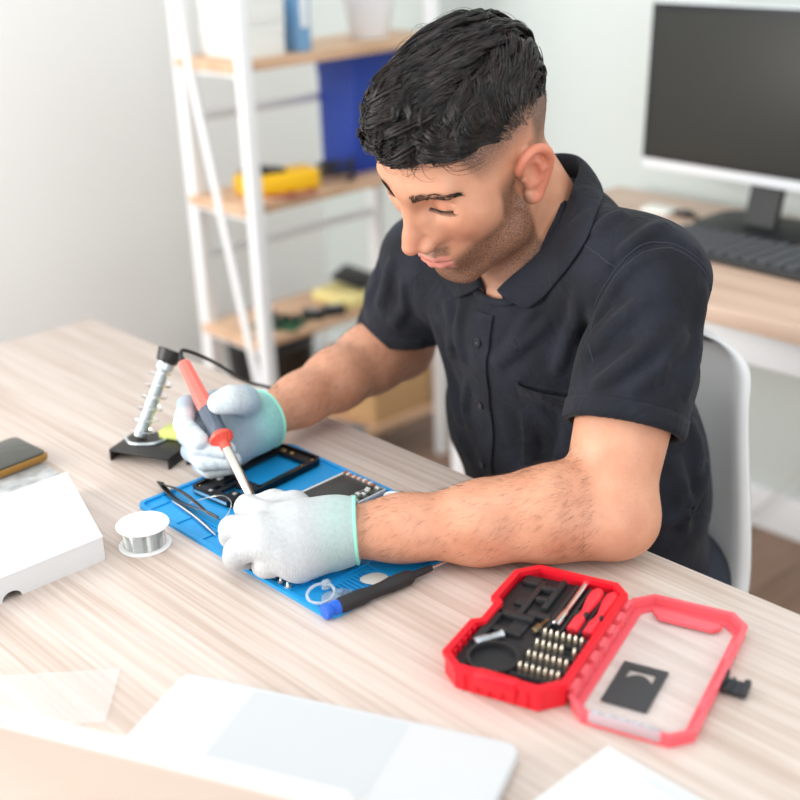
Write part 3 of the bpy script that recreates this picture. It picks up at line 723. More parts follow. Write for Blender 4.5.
def mesh_field(F, xs, ys, zs, B=14, fac=1.25):
    nx, ny, nz = len(xs), len(ys), len(zs)
    V = np.full((nx, ny, nz), 1.0, f4)
    for i in range(0, nx, B):
        for j in range(0, ny, B):
            for k in range(0, nz, B):
                a, b, c = xs[i:i+B], ys[j:j+B], zs[k:k+B]
                bc = A3(((a[0]+a[-1])/2, (b[0]+b[-1])/2, (c[0]+c[-1])/2))
                br = math.sqrt((a[-1]-a[0])**2+(b[-1]-b[0])**2+(c[-1]-c[0])**2)/2
                d0 = F.eval(bc[None, :], bc, br)[0]
                if abs(d0) > br*fac+.012: V[i:i+B, j:j+B, k:k+B] = 1 if d0 > 0 else -1; continue
                g = np.stack(np.meshgrid(a, b, c, indexing='ij'), -1).reshape(-1, 3)
                V[i:i+B, j:j+B, k:k+B] = F.eval(g, bc, br).reshape(len(a), len(b), len(c))
    S = V < 0
    C = S[:-1, :-1, :-1].astype(np.int8)
    for a in (0, 1):
        for b in (0, 1):
            for c in (0, 1):
                if a+b+c: C += S[a:nx-1+a, b:ny-1+b, c:nz-1+c]
    act = np.argwhere((C > 0) & (C < 8)); n = len(act)
    idx = np.full(C.shape, -1, np.int32); idx[act[:, 0], act[:, 1], act[:, 2]] = np.arange(n)
    acc = np.zeros((n, 3), np.float64); cnt = np.zeros(n)
    ax = (xs, ys, zs)
    for d in range(3):
        o1, o2 = [q for q in range(3) if q != d]
        for u in (0, 1):
            for v in (0, 1):
                A = act.copy(); A[:, o1] += u; A[:, o2] += v; Bq = A.copy(); Bq[:, d] += 1
                va = V[A[:, 0], A[:, 1], A[:, 2]]; vb = V[Bq[:, 0], Bq[:, 1], Bq[:, 2]]
                m = (va < 0) != (vb < 0); t = np.where(m, va/np.where(m, va-vb, 1), 0)
                t = np.clip(t, .02, .98)
                pos = [ax[q][A[:, q]].astype(float) for q in range(3)]
                pos[d] = pos[d]+t*(ax[d][Bq[:, d]]-ax[d][A[:, d]])
                P = np.stack(pos, 1); acc[m] += P[m]; cnt[m] += 1
    verts = acc/np.maximum(cnt, 1)[:, None]
    faces = []
    for d in range(3):
        o1, o2 = (d+1) % 3, (d+2) % 3
        sl0 = [slice(None)]*3; sl1 = [slice(None)]*3; sl0[d] = slice(0, -1); sl1[d] = slice(1, None)
        ch = S[tuple(sl0)] != S[tuple(sl1)]
        E = np.argwhere(ch); E = E[(E[:, o1] > 0) & (E[:, o2] > 0)]
        sh = np.array(C.shape); E = E[(E[:, 0] < sh[0]) & (E[:, 1] < sh[1]) & (E[:, 2] < sh[2])]
        q = []
        for u, v in ((0, 0), (-1, 0), (-1, -1), (0, -1)):
            T = E.copy(); T[:, o1] += u; T[:, o2] += v; q.append(idx[T[:, 0], T[:, 1], T[:, 2]])
        Q = np.stack(q, 1); ins = S[E[:, 0], E[:, 1], E[:, 2]]
        Q[~ins] = Q[~ins][:, ::-1]; faces.append(Q[(Q >= 0).all(1)])
    return verts, np.concatenate(faces)
def np_mesh(name, verts, faces, mat, parent=None, origin=None):
    me = bpy.data.meshes.new(name); verts = np.asarray(verts, np.float32)
    if origin is not None: verts = verts-np.array(origin, np.float32)
    faces = np.asarray(faces, np.int32); k = faces.shape[1]
    me.vertices.add(len(verts)); me.vertices.foreach_set('co', verts.ravel())
    me.loops.add(faces.size); me.loops.foreach_set('vertex_index', faces.ravel())
    me.polygons.add(len(faces)); me.polygons.foreach_set('loop_start', np.arange(0, faces.size, k, dtype=np.int32))
    me.polygons.foreach_set('loop_total', np.full(len(faces), k, np.int32))
    me.update(calc_edges=True); me.validate()
    return link(name, me, mat, parent, True, None)
def V3(*a): return Vector(a)
def lerp(a, b, t): return Vector(a)*(1-t)+Vector(b)*t

# ---- joints (world)
PO = V3(-.90, 1.20, 0)            # origin of the figure, on the floor between the feet
HC = V3(-.914, .956, 1.113)       # head centre between the ears
HM_ = Matrix.Translation(HC) @ Matrix.Rotation(math.radians(-3.1), 4, 'Z') @ Matrix(((1, 0, 0, 0), (0, -1, 0, 0), (0, 0, 1, 0), (0, 0, 0, 1)))
# local frame: x to his left, y forward (out of the face), z up; tilt then pitch (mirrored axes handled explicitly)
_y, _p, _r = math.radians(-3.1), math.radians(34), math.radians(-9.7)
def head_vec(v):
    x, y, z = v
    x, z = x*math.cos(_r)-z*math.sin(_r), x*math.sin(_r)+z*math.cos(_r)
    y, z = y*math.cos(_p)+z*math.sin(_p), -y*math.sin(_p)+z*math.cos(_p)
    X, Y = x, -y
    return Vector((X*math.cos(_y)-Y*math.sin(_y), X*math.sin(_y)+Y*math.cos(_y), z))
hx, hy, hz = head_vec((1, 0, 0)), head_vec((0, 1, 0)), head_vec((0, 0, 1))
HEADM = Matrix(((hx.x, hy.x, hz.x, HC.x), (hx.y, hy.y, hz.y, HC.y), (hx.z, hy.z, hz.z, HC.z), (0, 0, 0, 1)))
def h2w(p): return HEADM @ Vector(p)

SL, EL_, WL = V3(-.730, 1.035, .998), V3(-.668, .888, .800), V3(-.842, .695, .789)
SR, ER, WR = V3(-1.085, 1.05, .945), V3(-1.170, 1.072, .803), V3(-1.136, .828, .792)
NB = V3(-.905, 1.075, 1.01)       # base of the neck

# ---- head (local)
H = Field(.03)
H.ell((0, -.010, .050), (.0745, .100, .086), .012)
H.ell((0, .030, .030), (.066, .066, .075), .02)
H.ell((0, .034, -.035), (.055, .058, .070), .025)
for s in (1, -1):
    H.cap((s*.056, .004, -.040), (s*.050, .022, -.066), .016, .015, .022)
    H.cap((s*.050, .022, -.066), (s*.016, .076, -.092), .015, .014, .022)
    H.ell((s*.040, .058, .002), (.026, .024, .026), .03)
    H.cap((s*.008, .090, .046), (s*.042, .078, .050), .010, .008, .014)
H.ell((0, .079, -.088), (.021, .016, .018), .016)
H.ell((0, .082, -.050), (.033, .022, .026), .02)
for s in (1, -1):
    H.ell((s*.032, .099, .026), (.0175, .0180, .0125), .016, 's')
    H.ell((s*.0325, .0710, .0235), (.0155, .0160, .0140), .003)
    H.chain([(s*.0195, .0855, .0335), (s*.028, .0880, .0365), (s*.037, .0860, .0365), (s*.048, .0775, .0315)], [.0011]*4, .003, 's')   # fold over the lid
    H.chain([(s*.0190, .0850, .0225), (s*.026, .0872, .0215), (s*.034, .0872, .0210), (s*.042, .0830, .0212), (s*.0495, .0765, .0215)], [.0009]*5, .002, 's')  # closed lid line
    H.chain([(s*.020, .0825, .0105), (s*.031, .0835, .0080), (s*.043, .0775, .0115)], [.0030, .0034, .0028], .008)   # lower lid
H.cap((0, .092, .038), (0, .112, -.004), .0075, .0085, .012)
H.cap((0, .112, -.004), (0, .119, -.014), .0085, .0100, .008)
for s in (1, -1): H.cap((s*.010, .094, .008), (s*.0165, .094, -.012), .0085, .0095, .012)
for s in (1, -1):
    H.ell((s*.0125, .107, -.019), (.0080, .0105, .0080), .006)
    H.ell((s*.0065, .114, -.0262), (.0036, .0065, .004), .003, 's')
H.cap((0, .1045, -.030), (0, .106, -.039), .0018, .0022, .004, 's')
# lips
for s in (1, -1):
    H.cap((0, .1055, -.0455), (s*.010, .1045, -.0450), .0034, .0036, .005)
    H.cap((s*.010, .1045, -.0450), (s*.025, .0925, -.0505), .0036, .0014, .005)
    H.cap((0, .1035, -.0575), (s*.012, .1010, -.0568), .0048, .0046, .005)
    H.cap((s*.012, .1010, -.0568), (s*.023, .0925, -.0525), .0044, .0018, .005)
for s in (1, -1):
    H.cap((0, .111, -.0505), (s*.014, .108, -.0508), .0012, .0012, .0025, 's')
    H.cap((s*.014, .108, -.0508), (s*.027, .0955, -.0515), .0012, .0012, .0025, 's')
H.cap((-.012, .103, -.0700), (.012, .103, -.0700), .0035, .0035, .01, 's')
# ears
for s in (1, -1):
    def E(x, y, z): return (s*x, y, z)
    rim = [E(.0735, .006, .010), E(.0790, .010, .022), E(.0840, .002, .034), E(.0880, -.012, .036), E(.0905, -.023, .026), E(.0890, -.026, .010), E(.0840, -.021, -.006), E(.0790, -.012, -.018), E(.0755, -.004, -.028), E(.0735, .003, -.027), E(.0725, .004, -.018)]
    H.ell(E(.0780, -.009, .006), (.0060, .0165, .030), .008, rot=(0, 0, s*.30))
    H.ell(E(.0835, -.004, .006), (.0065, .0095, .013), .005, 's', rot=(0, 0, s*.30))
    H.ell(E(.0880, -.008, .023), (.005, .010, .007), .005, 's', rot=(0, 0, s*.30))
    rim = [tuple(q) for q in catmull([Vector(q) for q in rim], 3)]
    H.chain(rim, [float(v) for v in np.interp(np.linspace(0, 10, len(rim)), range(11), [.0026, .0030, .0034, .0036, .0036, .0034, .0034, .0042, .0054, .0046, .0034])], .005)
    H.cap(E(.0765, .0065, .004), E(.0770, .004, -.008), .0035, .003, .004)
    H.chain([E(.0835, -.014, .016), E(.0845, -.0155, .004), E(.0815, -.011, -.008)], [.0028, .0028, .0026], .004)

BF = Field(.035)
BF.sub(H, HEADM, HC, .16, .012)
# neck
BF.cap(h2w((0, -.030, -.010)), NB+V3(0, .005, -.015), .052, .056, .022)
BF.cap(h2w((0, -.005, -.045)), NB+V3(0, -.025, -.03), .040, .050, .022)
BF.cap(h2w((.045, -.012, -.035)), NB+V3(.022, -.045, -.03), .010, .010, .018)
BF.cap(NB+V3(0, 0, -.01), SL+V3(-.04, 0, .0), .040, .042, .03); BF.cap(NB+V3(0, 0, -.01), SR+V3(.04, 0, .0), .040, .042, .03)
# trunk
TORSO = [((-.902, 1.075, .905), (.160, .100, .120), (-.20, .05, 0)), ((-.913, 1.110, .76), (.158, .098, .13), (-.15, 0, 0)), ((-.908, 1.150, .60), (.152, .105, .14), (0, 0, 0)), ((-.900, 1.17, .525), (.165, .120, .080), (0, 0, 0))]
for c, r, rt_ in TORSO: BF.ell(c, r, .05, rot=rt_)
BF.cap(SL, SL+V3(-.07, 0, -.01), .044, .048, .03); BF.cap(SR, SR+V3(.07, 0, -.01), .044, .048, .03)
# left arm
BF.cap(SL, lerp(SL, EL_, .45), .045, .047, .02)
BF.cap(lerp(SL, EL_, .45), EL_, .050, .041, .02)
BF.cap(lerp(SL, EL_, .35)+V3(-.005, -.012, 0), lerp(SL, EL_, .75)+V3(-.006, -.010, 0), .038, .036, .02)
BF.ell(EL_+V3(.008, .010, -.010), (.038, .036, .034), .02)
fa = [EL_, lerp(EL_, WL, .22)+V3(0, 0, .003), lerp(EL_, WL, .5)+V3(0, 0, -.002), lerp(EL_, WL, .8), WL]
BF.chain(fa, [.041, .0445, .038, .030, .0275], .025)
BF.cap(lerp(EL_, WL, .05)+V3(-.006, .010, .002), lerp(EL_, WL, .45)+V3(-.008, .008, 0), .036, .028, .025)
# right arm
BF.cap(SR, lerp(SR, ER, .5), .050, .048, .02); BF.cap(lerp(SR, ER, .5), ER, .048, .042, .02)
BF.ell(ER+V3(0, .008, -.004), (.036, .034, .031), .02)
fr = [ER, lerp(ER, WR, .25)+V3(.0, 0, .004), lerp(ER, WR, .55)+V3(.002, 0, .002), lerp(ER, WR, .82), WR]
BF.chain(fr, [.039, .0430, .037, .030, .0275], .025)
# thighs and shins inside the trousers
HJ = [V3(-.80, 1.19, .53), V3(-.975, 1.19, .53)]; KN = [V3(-.76, .80, .56), V3(-1.02, .80, .56)]; AN = [V3(-.77, .87, .10), V3(-1.01, .87, .10)]
for i in (0, 1):
    BF.cap(HJ[i], KN[i], .075, .052, .03); BF.chain([KN[i], lerp(KN[i], AN[i], .3)+V3(0, .012, 0), AN[i]], [.050, .048, .034], .02)
    BF.cap(AN[i]+V3(0, .02, -.03), AN[i]+V3(0, -.14, -.065), .030, .024, .02)

xs = axis_steps(-1.25, -.58, .0014, .0060, -1.005, -.815); ys = axis_steps(.64, 1.36, .0014, .0060, .825, 1.035); zs = axis_steps(.0, 1.29, .0014, .0060, .985, 1.225)
import time as _t; _t0 = _t.time()
bv, bf = mesh_field(BF, xs, ys, zs)
print('body', len(bv), _t.time()-_t0)

# skin colour: real colour differences of the skin only (stubble, lips, fade)
def smooth01(x, a, b):
    t = np.clip((x-a)/(b-a), 0, 1); return t*t*(3-2*t)
R3 = np.array(HEADM.to_3x3()); L = (bv-np.array(HC))@R3
x, y, z = L[:, 0], L[:, 1], L[:, 2]; axx = np.abs(x)
inhead = smooth01(-np.linalg.norm(L-np.array([0, 0, .01]), axis=1), -.17, -.15)
rng = np.random.default_rng(3)
# jaw line beard
bz = -.030+.0*axx
beard = smooth01(-z, .018, .040)*smooth01(y, .002, .018)*(1-smooth01(-z, .100, .125)*.6)
cheek_line = smooth01(-(z-(-.046+.62*(axx-.025)))/1.0, -.006, .012)
side = smooth01(axx, .050, .060)*smooth01(-z, -.030, .0)*smooth01(y, .004, .012)*(1-smooth01(y, .032, .042))
mous = smooth01(y, .085, .094)*smooth01(-z, .027, .033)*(1-smooth01(-z, .040, .044))*(1-smooth01(axx, .022, .030))
chin = smooth01(-z, .064, .074)*smooth01(y, .05, .07)
lipm = smooth01(y, .090, .0945)*(smooth01(-z, .0405, .0435)*(1-smooth01(-z, .0625, .065)))*(1-smooth01(axx, .023, .028))
stub = np.clip(np.maximum.reduce([beard*cheek_line, side, mous*.9, chin]), 0, 1)*(1-lipm)*inhead
stub *= smooth01(y, -.004, .012)
# faded sides of the head
hair_low = .018+.0*axx
fade = smooth01(z, .028, .074)*(1-smooth01(y, .052, .064)*smooth01(-z, -.09, -.05))
fade = fade*(1-smooth01(y-.30*(z-.05), .046, .060))*inhead
back = smooth01(-y, .020, .040)*smooth01(z, -.035, .045)*inhead
fade = np.clip(np.maximum(fade, back), 0, 1)
ear = smooth01(axx, .074, .082)*inhead*(np.abs(y+.008) < .03)*(z > -.036)*(z < .045)
fade *= (1-smooth01(axx, .0775, .0800)); 
red = np.clip(ear*.8+.6*np.exp(-((y-.118)**2+(z+.016)**2+x**2)/.015**2)+.35*np.exp(-((axx-.045)**2+(y-.075)**2+(z+.012)**2)/.02**2), 0, 1)*inhead
red = np.clip(red+inhead*.30*np.exp(-((axx-.033)**2/.016**2+(y-.085)**2/.02**2+(z-.030)**2/.007**2)), 0, 1)
arm = 1-smooth01(bv[:, 2], .86, .93)
colr = np.stack([stub, fade, lipm*inhead, np.ones(len(bv))], 1).astype(np.float32)
col2 = np.stack([red, arm, np.zeros(len(bv)), np.ones(len(bv))], 1).astype(np.float32)

m_skin = bpy.data.materials.new('skin'); m_skin.use_nodes = True
nt = m_skin.node_tree; N = nt.nodes; Lk = nt.links; b = N['Principled BSDF']
b.inputs['Roughness'].default_value = .48; b.inputs['Subsurface Weight'].default_value = .12; b.inputs['Subsurface Radius'].default_value = (.012, .004, .002); b.inputs['Subsurface Scale'].default_value = 1.0
def attr(n):
    a = N.new('ShaderNodeAttribute'); a.attribute_name = n; s_ = N.new('ShaderNodeSeparateColor'); Lk.new(a.outputs['Color'], s_.inputs[0]); return s_
a1, a2 = attr('marks'), attr('tint')
tc = N.new('ShaderNodeTexCoord')
def noise(scale, det=2, vec=None):
    n = N.new('ShaderNodeTexNoise'); n.inputs['Scale'].default_value = scale; n.inputs['Detail'].default_value = det
    Lk.new(vec or tc.outputs['Object'], n.inputs['Vector']); return n.outputs['Fac']
def mapr(v, a, b_, c=0, d=1):
    n = N.new('ShaderNodeMapRange'); n.inputs[1].default_value = a; n.inputs[2].default_value = b_; n.inputs[3].default_value = c; n.inputs[4].default_value = d
    Lk.new(v, n.inputs[0]); return n.outputs[0]
def mul(a, b_):
    n = N.new('ShaderNodeMath'); n.operation = 'MULTIPLY'
    for i, q in enumerate((a, b_)):
        if isinstance(q, (int, float)): n.inputs[i].default_value = q
        else: Lk.new(q, n.inputs[i])
    return n.outputs[0]
def mixc(f, a, b_):
    n = N.new('ShaderNodeMix'); n.data_type = 'RGBA'
    if isinstance(f, (int, float)): n.inputs[0].default_value = f
    else: Lk.new(f, n.inputs[0])
    for i, q in ((6, a), (7, b_)):
        if isinstance(q, tuple): n.inputs[i].default_value = (*lin(q), 1)
        else: Lk.new(q, n.inputs[i])
    return n.outputs[2]
base = mixc(mapr(noise(28, 4), .35, .7), (208, 152, 122), (193, 134, 104))
base = mixc(mul(a2.outputs[0], .75), base, (206, 112, 88))
base = mixc(mul(a1.outputs[2], .8), base, (200, 122, 112))
st_n = mapr(noise(950, 2), .40, .60)
base = mixc(mul(a1.outputs[0], mapr(st_n, 0, 1, .42, .95)), base, (74, 52, 40))
base = mixc(mul(a1.outputs[1], mapr(st_n, 0, 1, .55, 1.0)), base, (46, 36, 32))
hair_n = mapr(noise(520, 1), .58, .70)
base = mixc(mul(mul(a2.outputs[1], hair_n), .12), base, (96, 60, 44))
Lk.new(base, b.inputs['Base Color'])
bp = N.new('ShaderNodeBump'); bp.inputs['Strength'].default_value = .25; bp.inputs['Distance'].default_value = .0006
Lk.new(noise(600, 3), bp.inputs['Height']); Lk.new(bp.outputs['Normal'], b.inputs['Normal'])

person = np_mesh('person', bv, bf, m_skin, None, PO)
for nm, arr in (('marks', colr), ('tint', col2)):
    ca = person.data.color_attributes.new(nm, 'FLOAT_COLOR', 'POINT'); ca.data.foreach_set('color', arr.ravel())
person.location = PO
tag(person, 'dark-haired man in a charcoal short-sleeved shirt and white gloves, bent over the table soldering', 'person')

# ------------------------------------------------------------------ shirt
m_shirt = bpy.data.materials.new('shirt_cloth'); m_shirt.use_nodes = True
nt = m_shirt.node_tree; N = nt.nodes; Lk = nt.links; b = N['Principled BSDF']; tc = N.new('ShaderNodeTexCoord')
b.inputs['Roughness'].default_value = .85; b.inputs['Specular IOR Level'].default_value = .3; b.inputs['Sheen Weight'].default_value = .04; b.inputs['Sheen Roughness'].default_value = .5
Lk.new(mixc(mapr(noise(14, 5), .35, .65), (17, 19, 26), (31, 34, 45)), b.inputs['Base Color'])
bp = N.new('ShaderNodeBump'); bp.inputs['Strength'].default_value = .75; bp.inputs['Distance'].default_value = .0045
ad = N.new('ShaderNodeMath'); ad.operation = 'ADD'; Lk.new(mul(noise(900, 1), .22), ad.inputs[0]); wn = N.new('ShaderNodeTexNoise'); wn.inputs['Scale'].default_value = 17; wn.inputs['Detail'].default_value = 4; wn.inputs['Distortion'].default_value = 1.2; Lk.new(tc.outputs['Object'], wn.inputs['Vector']); Lk.new(mul(wn.outputs['Fac'], 2.2), ad.inputs[1])
Lk.new(ad.outputs[0], bp.inputs['Height']); Lk.new(bp.outputs['Normal'], b.inputs['Normal'])

def shirt_field(off):
    S = Field(.05)
    for (c, r, rt_), e in zip(TORSO, (.008, .016, .022, .016)): S.ell(c, tuple(q+e+off for q in r), .05, rot=rt_)
    S.cap(NB+V3(0, .005, -.025), SL+V3(-.03, 0, .003), .052+off, .058+off, .03); S.cap(NB+V3(0, .005, -.025), SR+V3(.03, 0, .003), .052+off, .058+off, .03)
    S.cap(NB+V3(0, -.02, -.02), NB+V3(0, -.02, -.10), .062+off, .07+off, .04)
    S.cap(SL, lerp(SL, EL_, .40), .054+off, .058+off, .022); S.cap(lerp(SL, EL_, .40), lerp(SL, EL_, .85), .060+off, .064+off, .022)
    S.cap(SR, lerp(SR, ER, .45), .061+off, .062+off, .022); S.cap(lerp(SR, ER, .45), lerp(SR, ER, .95), .062+off, .068+off, .022)
    # loose cloth at the lower back and under the arm
    S.ell((-.79, 1.12, .70), (.080+off, .075+off, .12+off), .05)
    # never tighter than the body under it
    for c, r in ((NB+V3(0, 0, -.008), .048),):
        S.cap(c, SL+V3(-.04, 0, .0), r+off, .050+off, .03); S.cap(c, SR+V3(.04, 0, .0), r+off, .050+off, .03)
    S.cap(NB+V3(-.02, .012, .0), NB+V3(.02, .012, .0), .058+off, .058+off, .03)
    S.cap(SL, SL+V3(-.07, 0, -.01), .052+off, .056+off, .03); S.cap(SR, SR+V3(.07, 0, -.01), .052+off, .056+off, .03)
    return S
def noise3(p, s, seed):
    r = np.random.default_rng(seed); o = np.zeros(len(p), f4)
    for i in range(5):
        d = r.normal(size=3); d /= np.linalg.norm(d); ph = r.uniform(0, 6.28); q = r.uniform(.6, 1.5)
        o += np.sin(p@(d*s*q).astype(f4)+ph).astype(f4)
    return o/5
FOLDS = []    # (points, radius, height)
def fold(pts, r=.0095, h=.0075): FOLDS.append(([A3(p) for p in catmull([Vector(q) for q in pts], 5)], r, h))
fold([(-.731, .93, .955), (-.755, .964, .97), (-.744, .969, 1.004), (-.73, .983, 1.031), (-.718, .998, 1.045), (-.701, 1.016, 1.047), (-.688, 1.028, 1.039), (-.676, 1.042, 1.022)], .006, -.0030)
fold([(-.722, .925, .955), (-.742, .955, .97), (-.734, .962, 1.0), (-.722, .975, 1.024), (-.708, .988, 1.037), (-.692, 1.005, 1.039)], .007, .0035)
fold([(-.783, .985, 1.036), (-.757, .978, 1.03), (-.736, .977, 1.022)], .006, .003)
fold([(-.765, 1.03, 1.064), (-.773, 1.015, 1.061), (-.775, .989, 1.045)], .010, .006)
fold([(-.718, 1.043, 1.057), (-.725, .997, 1.047), (-.738, .981, 1.03)], .009, .006)
fold([(-.692, .977, 1.002), (-.706, .954, .984), (-.719, .928, .959), (-.737, .924, .937)], .010, .009)
fold([(-.72, .964, .994), (-.727, .942, .971), (-.733, .926, .947)], .008, .006)
fold([(-.651, .958, .946), (-.658, .931, .934), (-.668, .912, .922)], .009, .007)
fold([(-.669, 1.035, 1.007), (-.660, 1.025, .964), (-.643, .986, .932), (-.637, .964, .908)], .010, .007)
fold([(-.672, .959, .974), (-.673, .937, .957), (-.69, .913, .935), (-.705, .901, .919)], .009, .007)
fold([(-.658, 1.0, .966), (-.653, .967, .956), (-.658, .942, .945)], .008, .005)
fold([(-.803, .987, .948), (-.809, .985, .912), (-.817, .982, .881)], .008, .007)
fold([(-.829, .984, .942), (-.853, .971, .916), (-.882, .963, .889), (-.897, .964, .877)], .009, .007)
fold([(-.842, .983, .963), (-.861, .971, .927), (-.872, .964, .902)], .008, .005)
fold([(-.773, .969, .992), (-.794, .987, .95), (-.804, .989, .919)], .009, .008)
fold([(-.988, .984, .933), (-.977, .977, .892), (-1.0, 1.0, .845)], .009, .007)
fold([(-1.019, .985, .900), (-1.03, 1.0, .85), (-1.02, 1.02, .79), (-.985, 1.005, .75)], .011, .009)
fold([(-.957, .986, .836), (-.985, 1.0, .79), (-.972, 1.002, .763)], .008, .007)
fold([(-1.02, 1.02, .75), (-.995, 1.009, .737), (-.967, 1.003, .715)], .009, .007)
fold([(-.866, .986, .823), (-.867, .999, .78), (-.871, .998, .74)], .009, .006)
fold([(-.80, .99, .84), (-.81, 1.0, .79), (-.83, 1.0, .74)], .010, .008)
fold([(-.955, .975, .95), (-.96, .975, .90), (-.955, .985, .86)], .009, .006)
fold([(-1.084, .989, .964), (-1.101, .988, .93), (-1.126, .986, .889)], .009, .007)
fold([(-1.063, .984, .942), (-1.075, .99, .90), (-1.10, .99, .865)], .008, .007)
fold([(-1.12, 1.01, .95), (-1.14, 1.0, .91), (-1.155, 1.0, .88)], .009, .005)
fold([(-.728, 1.084, .775), (-.718, 1.09, .746), (-.713, 1.099, .705), (-.714, 1.098, .669)], .010, .008)
fold([(-.70, 1.15, .755), (-.71, 1.119, .722), (-.712, 1.103, .707), (-.73, 1.07, .686)], .010, .009)
fold([(-.732, 1.123, .805), (-.718, 1.125, .771), (-.711, 1.114, .738)], .010, .007)
fold([(-.74, 1.05, .84), (-.745, 1.04, .80), (-.755, 1.03, .75), (-.75, 1.03, .70)], .010, .008)
def snap_folds():
    for q, (pts, r, h) in enumerate(FOLDS):
        P_ = np.array(pts, f4)
        for _ in range(4):
            d = OUT.eval(P_); g = np.stack([(OUT.eval(P_+A3(e))-OUT.eval(P_-A3(e)))/.004 for e in ((.002, 0, 0), (0, .002, 0), (0, 0, .002))], 1)
            g /= np.maximum(np.linalg.norm(g, axis=1, keepdims=True), .2); ok = (np.abs(d) < .05)[:, None]
            P_ = (P_-np.where(ok, g*d[:, None], 0)).astype(f4)
        FOLDS[q] = (list(P_), r, h)
def fold_disp(p):
    o = (noise3(p, 50, 1)*.0026+noise3(p, 105, 2)*.0012).astype(f4)
    for pts, r, h in FOLDS:
        c = sum(pts)/len(pts); R = max(np.linalg.norm(q-c) for q in pts)+r*4
        m = ((p-c)**2).sum(1) < R*R
        if not m.any(): continue
        q = p[m]; best = np.full(len(q), 1e3, f4); par = np.zeros(len(q), f4); n_ = len(pts)-1
        for i, (a, b_) in enumerate(zip(pts, pts[1:])):
            ab = b_-a; t = np.clip(((q-a)@ab)/float(ab@ab+1e-12), 0, 1); d = ((q-a-t[:, None]*ab)**2).sum(1)
            k = d < best; best = np.where(k, d, best); par = np.where(k, (i+t)/n_, par)
        tp = np.clip(np.sin(np.clip(par, 0, 1)*PI), 0, 1)**.7
        o[m] -= (1.55*h*tp*(np.exp(-best/(r*r))-.38*np.exp(-best/(6*r*r)))*1.25).astype(f4)
    return o
OUT, INN = shirt_field(0), shirt_field(-.0075)
TRK = Field(.05)
for (c, r, rt_), e in zip(TORSO, (.008, .016, .022, .016)): TRK.ell(c, tuple(q+e for q in r), .05, rot=rt_)
snap_folds()
aL = (EL_-SL).normalized(); aR = (ER-SR).normalized()
hemL = lerp(SL, EL_, .66)+V3(0, 0, 0); hemR = lerp(SR, ER, .70)
nL = A3((aL+V3(-.05, 0.08, 0)).normalized()); nR = A3((aR+V3(.42, .05, 0)).normalized())
neckA, neckB = NB+V3(.002, -.040, -.046), h2w((0, -.02, -.03))
def shirt_sdf(p, bc=None, br=None):
    dp = fold_disp(p)
    o = OUT.eval(p, bc, br)+dp; i = INN.eval(p, bc, br)+dp
    d = np.maximum(o, -i-.0005)
    # sleeve openings
    trunk = TRK.eval(p, bc, br)+dp
    for h, n, ctr in ((hemL, nL, SL), (hemR, nR, SR)):
        t = (p-A3(h))@n; rad = np.linalg.norm(p-A3(h), axis=1)
        d = np.where((rad < .13) & (trunk > .004), np.maximum(d, t), d)
    # neck opening
    a, b_ = A3(neckA), A3(neckB); ab = b_-a; t = np.clip(((p-a)@ab)/float(ab@ab), 0, 1.3); r = np.linalg.norm(p-a-t[:, None]*ab, axis=1)-.063
    d = np.maximum(d, -r)
    # hem below the waist
    d = np.maximum(d, .50-p[:, 2])
    return d
SF = Field(.05); 
def _sf(p, bc=None, br=None): return shirt_sdf(p, bc, br)
_sf.sub = True; SF.add(_sf, (-.9, 1.1, .8), 5, .0001)
_t0 = _t.time()
sv, sf_ = mesh_field(SF, np.arange(-1.27, -.56, .0028).astype(f4), np.arange(.83, 1.38, .0028).astype(f4), np.arange(.49, 1.10, .0028).astype(f4), fac=1.1)
print('shirt', len(sv), _t.time()-_t0)
shirt = np_mesh('shirt', sv, sf_, m_shirt, person, PO)
bvh = BVHTree.FromPolygons([Vector(v) for v in sv], sf_.tolist())

def wrap_patch(name, origin, ux, uy, w0, w1, h0, h1, nu, nv, off, thick, mat, parent, direction, shape=None):
    """a cloth patch projected on to the shirt along a direction, then raised by off"""
    ux, uy, dr = Vector(ux).normalized(), Vector(uy).normalized(), Vector(direction).normalized()
    P = []; ok = True
    for j in range(nv+1):
        for i in range(nu+1):
            u, v = w0+(w1-w0)*i/nu, h0+(h1-h0)*j/nv
            if shape: u, v = shape(u, v)
            o_ = Vector(origin)+ux*u+uy*v-dr*.15
            hit, n, _, _ = bvh.ray_cast(o_, dr)
            if hit is None: hit = Vector(origin)+ux*u+uy*v; n = -dr
            if n.dot(dr) > 0: n = -n
            P.append((hit, n))
    W_ = nu+1; of = [off(i % W_/nu, i//W_/nv) if callable(off) else off for i in range(len(P))]
    top = [h+n*(o_+thick) for (h, n), o_ in zip(P, of)]; bot = [h+n*(o_-.002 if o_ < .006 else o_) for (h, n), o_ in zip(P, of)]
    f_ = []; nP = len(P)
    for j in range(nv):
        for i in range(nu):
            a = j*W_+i; f_.append((a, a+1, a+W_+1, a+W_)); f_.append((nP+a, nP+a+W_, nP+a+W_+1, nP+a+1))
    edge = [i for i in range(W_)]+[j*W_+nu for j in range(1, nv+1)]+[nv*W_+i for i in range(nu-1, -1, -1)]+[j*W_ for j in range(nv-1, 0, -1)]
    for a, b_ in zip(edge, edge[1:]+edge[:1]): f_.append((a, nP+a, nP+b_, b_))
    me = bpy.data.meshes.new(name); me.from_pydata([tuple(q-PO) for q in top+bot], [], f_)
    bm = bmesh.new(); bm.from_mesh(me); bmesh.ops.recalc_face_normals(bm, faces=bm.faces); bm.to_mesh(me); bm.free()
    return link(name, me, mat, parent, True, 40)
front = V3(0, 1, -.18)
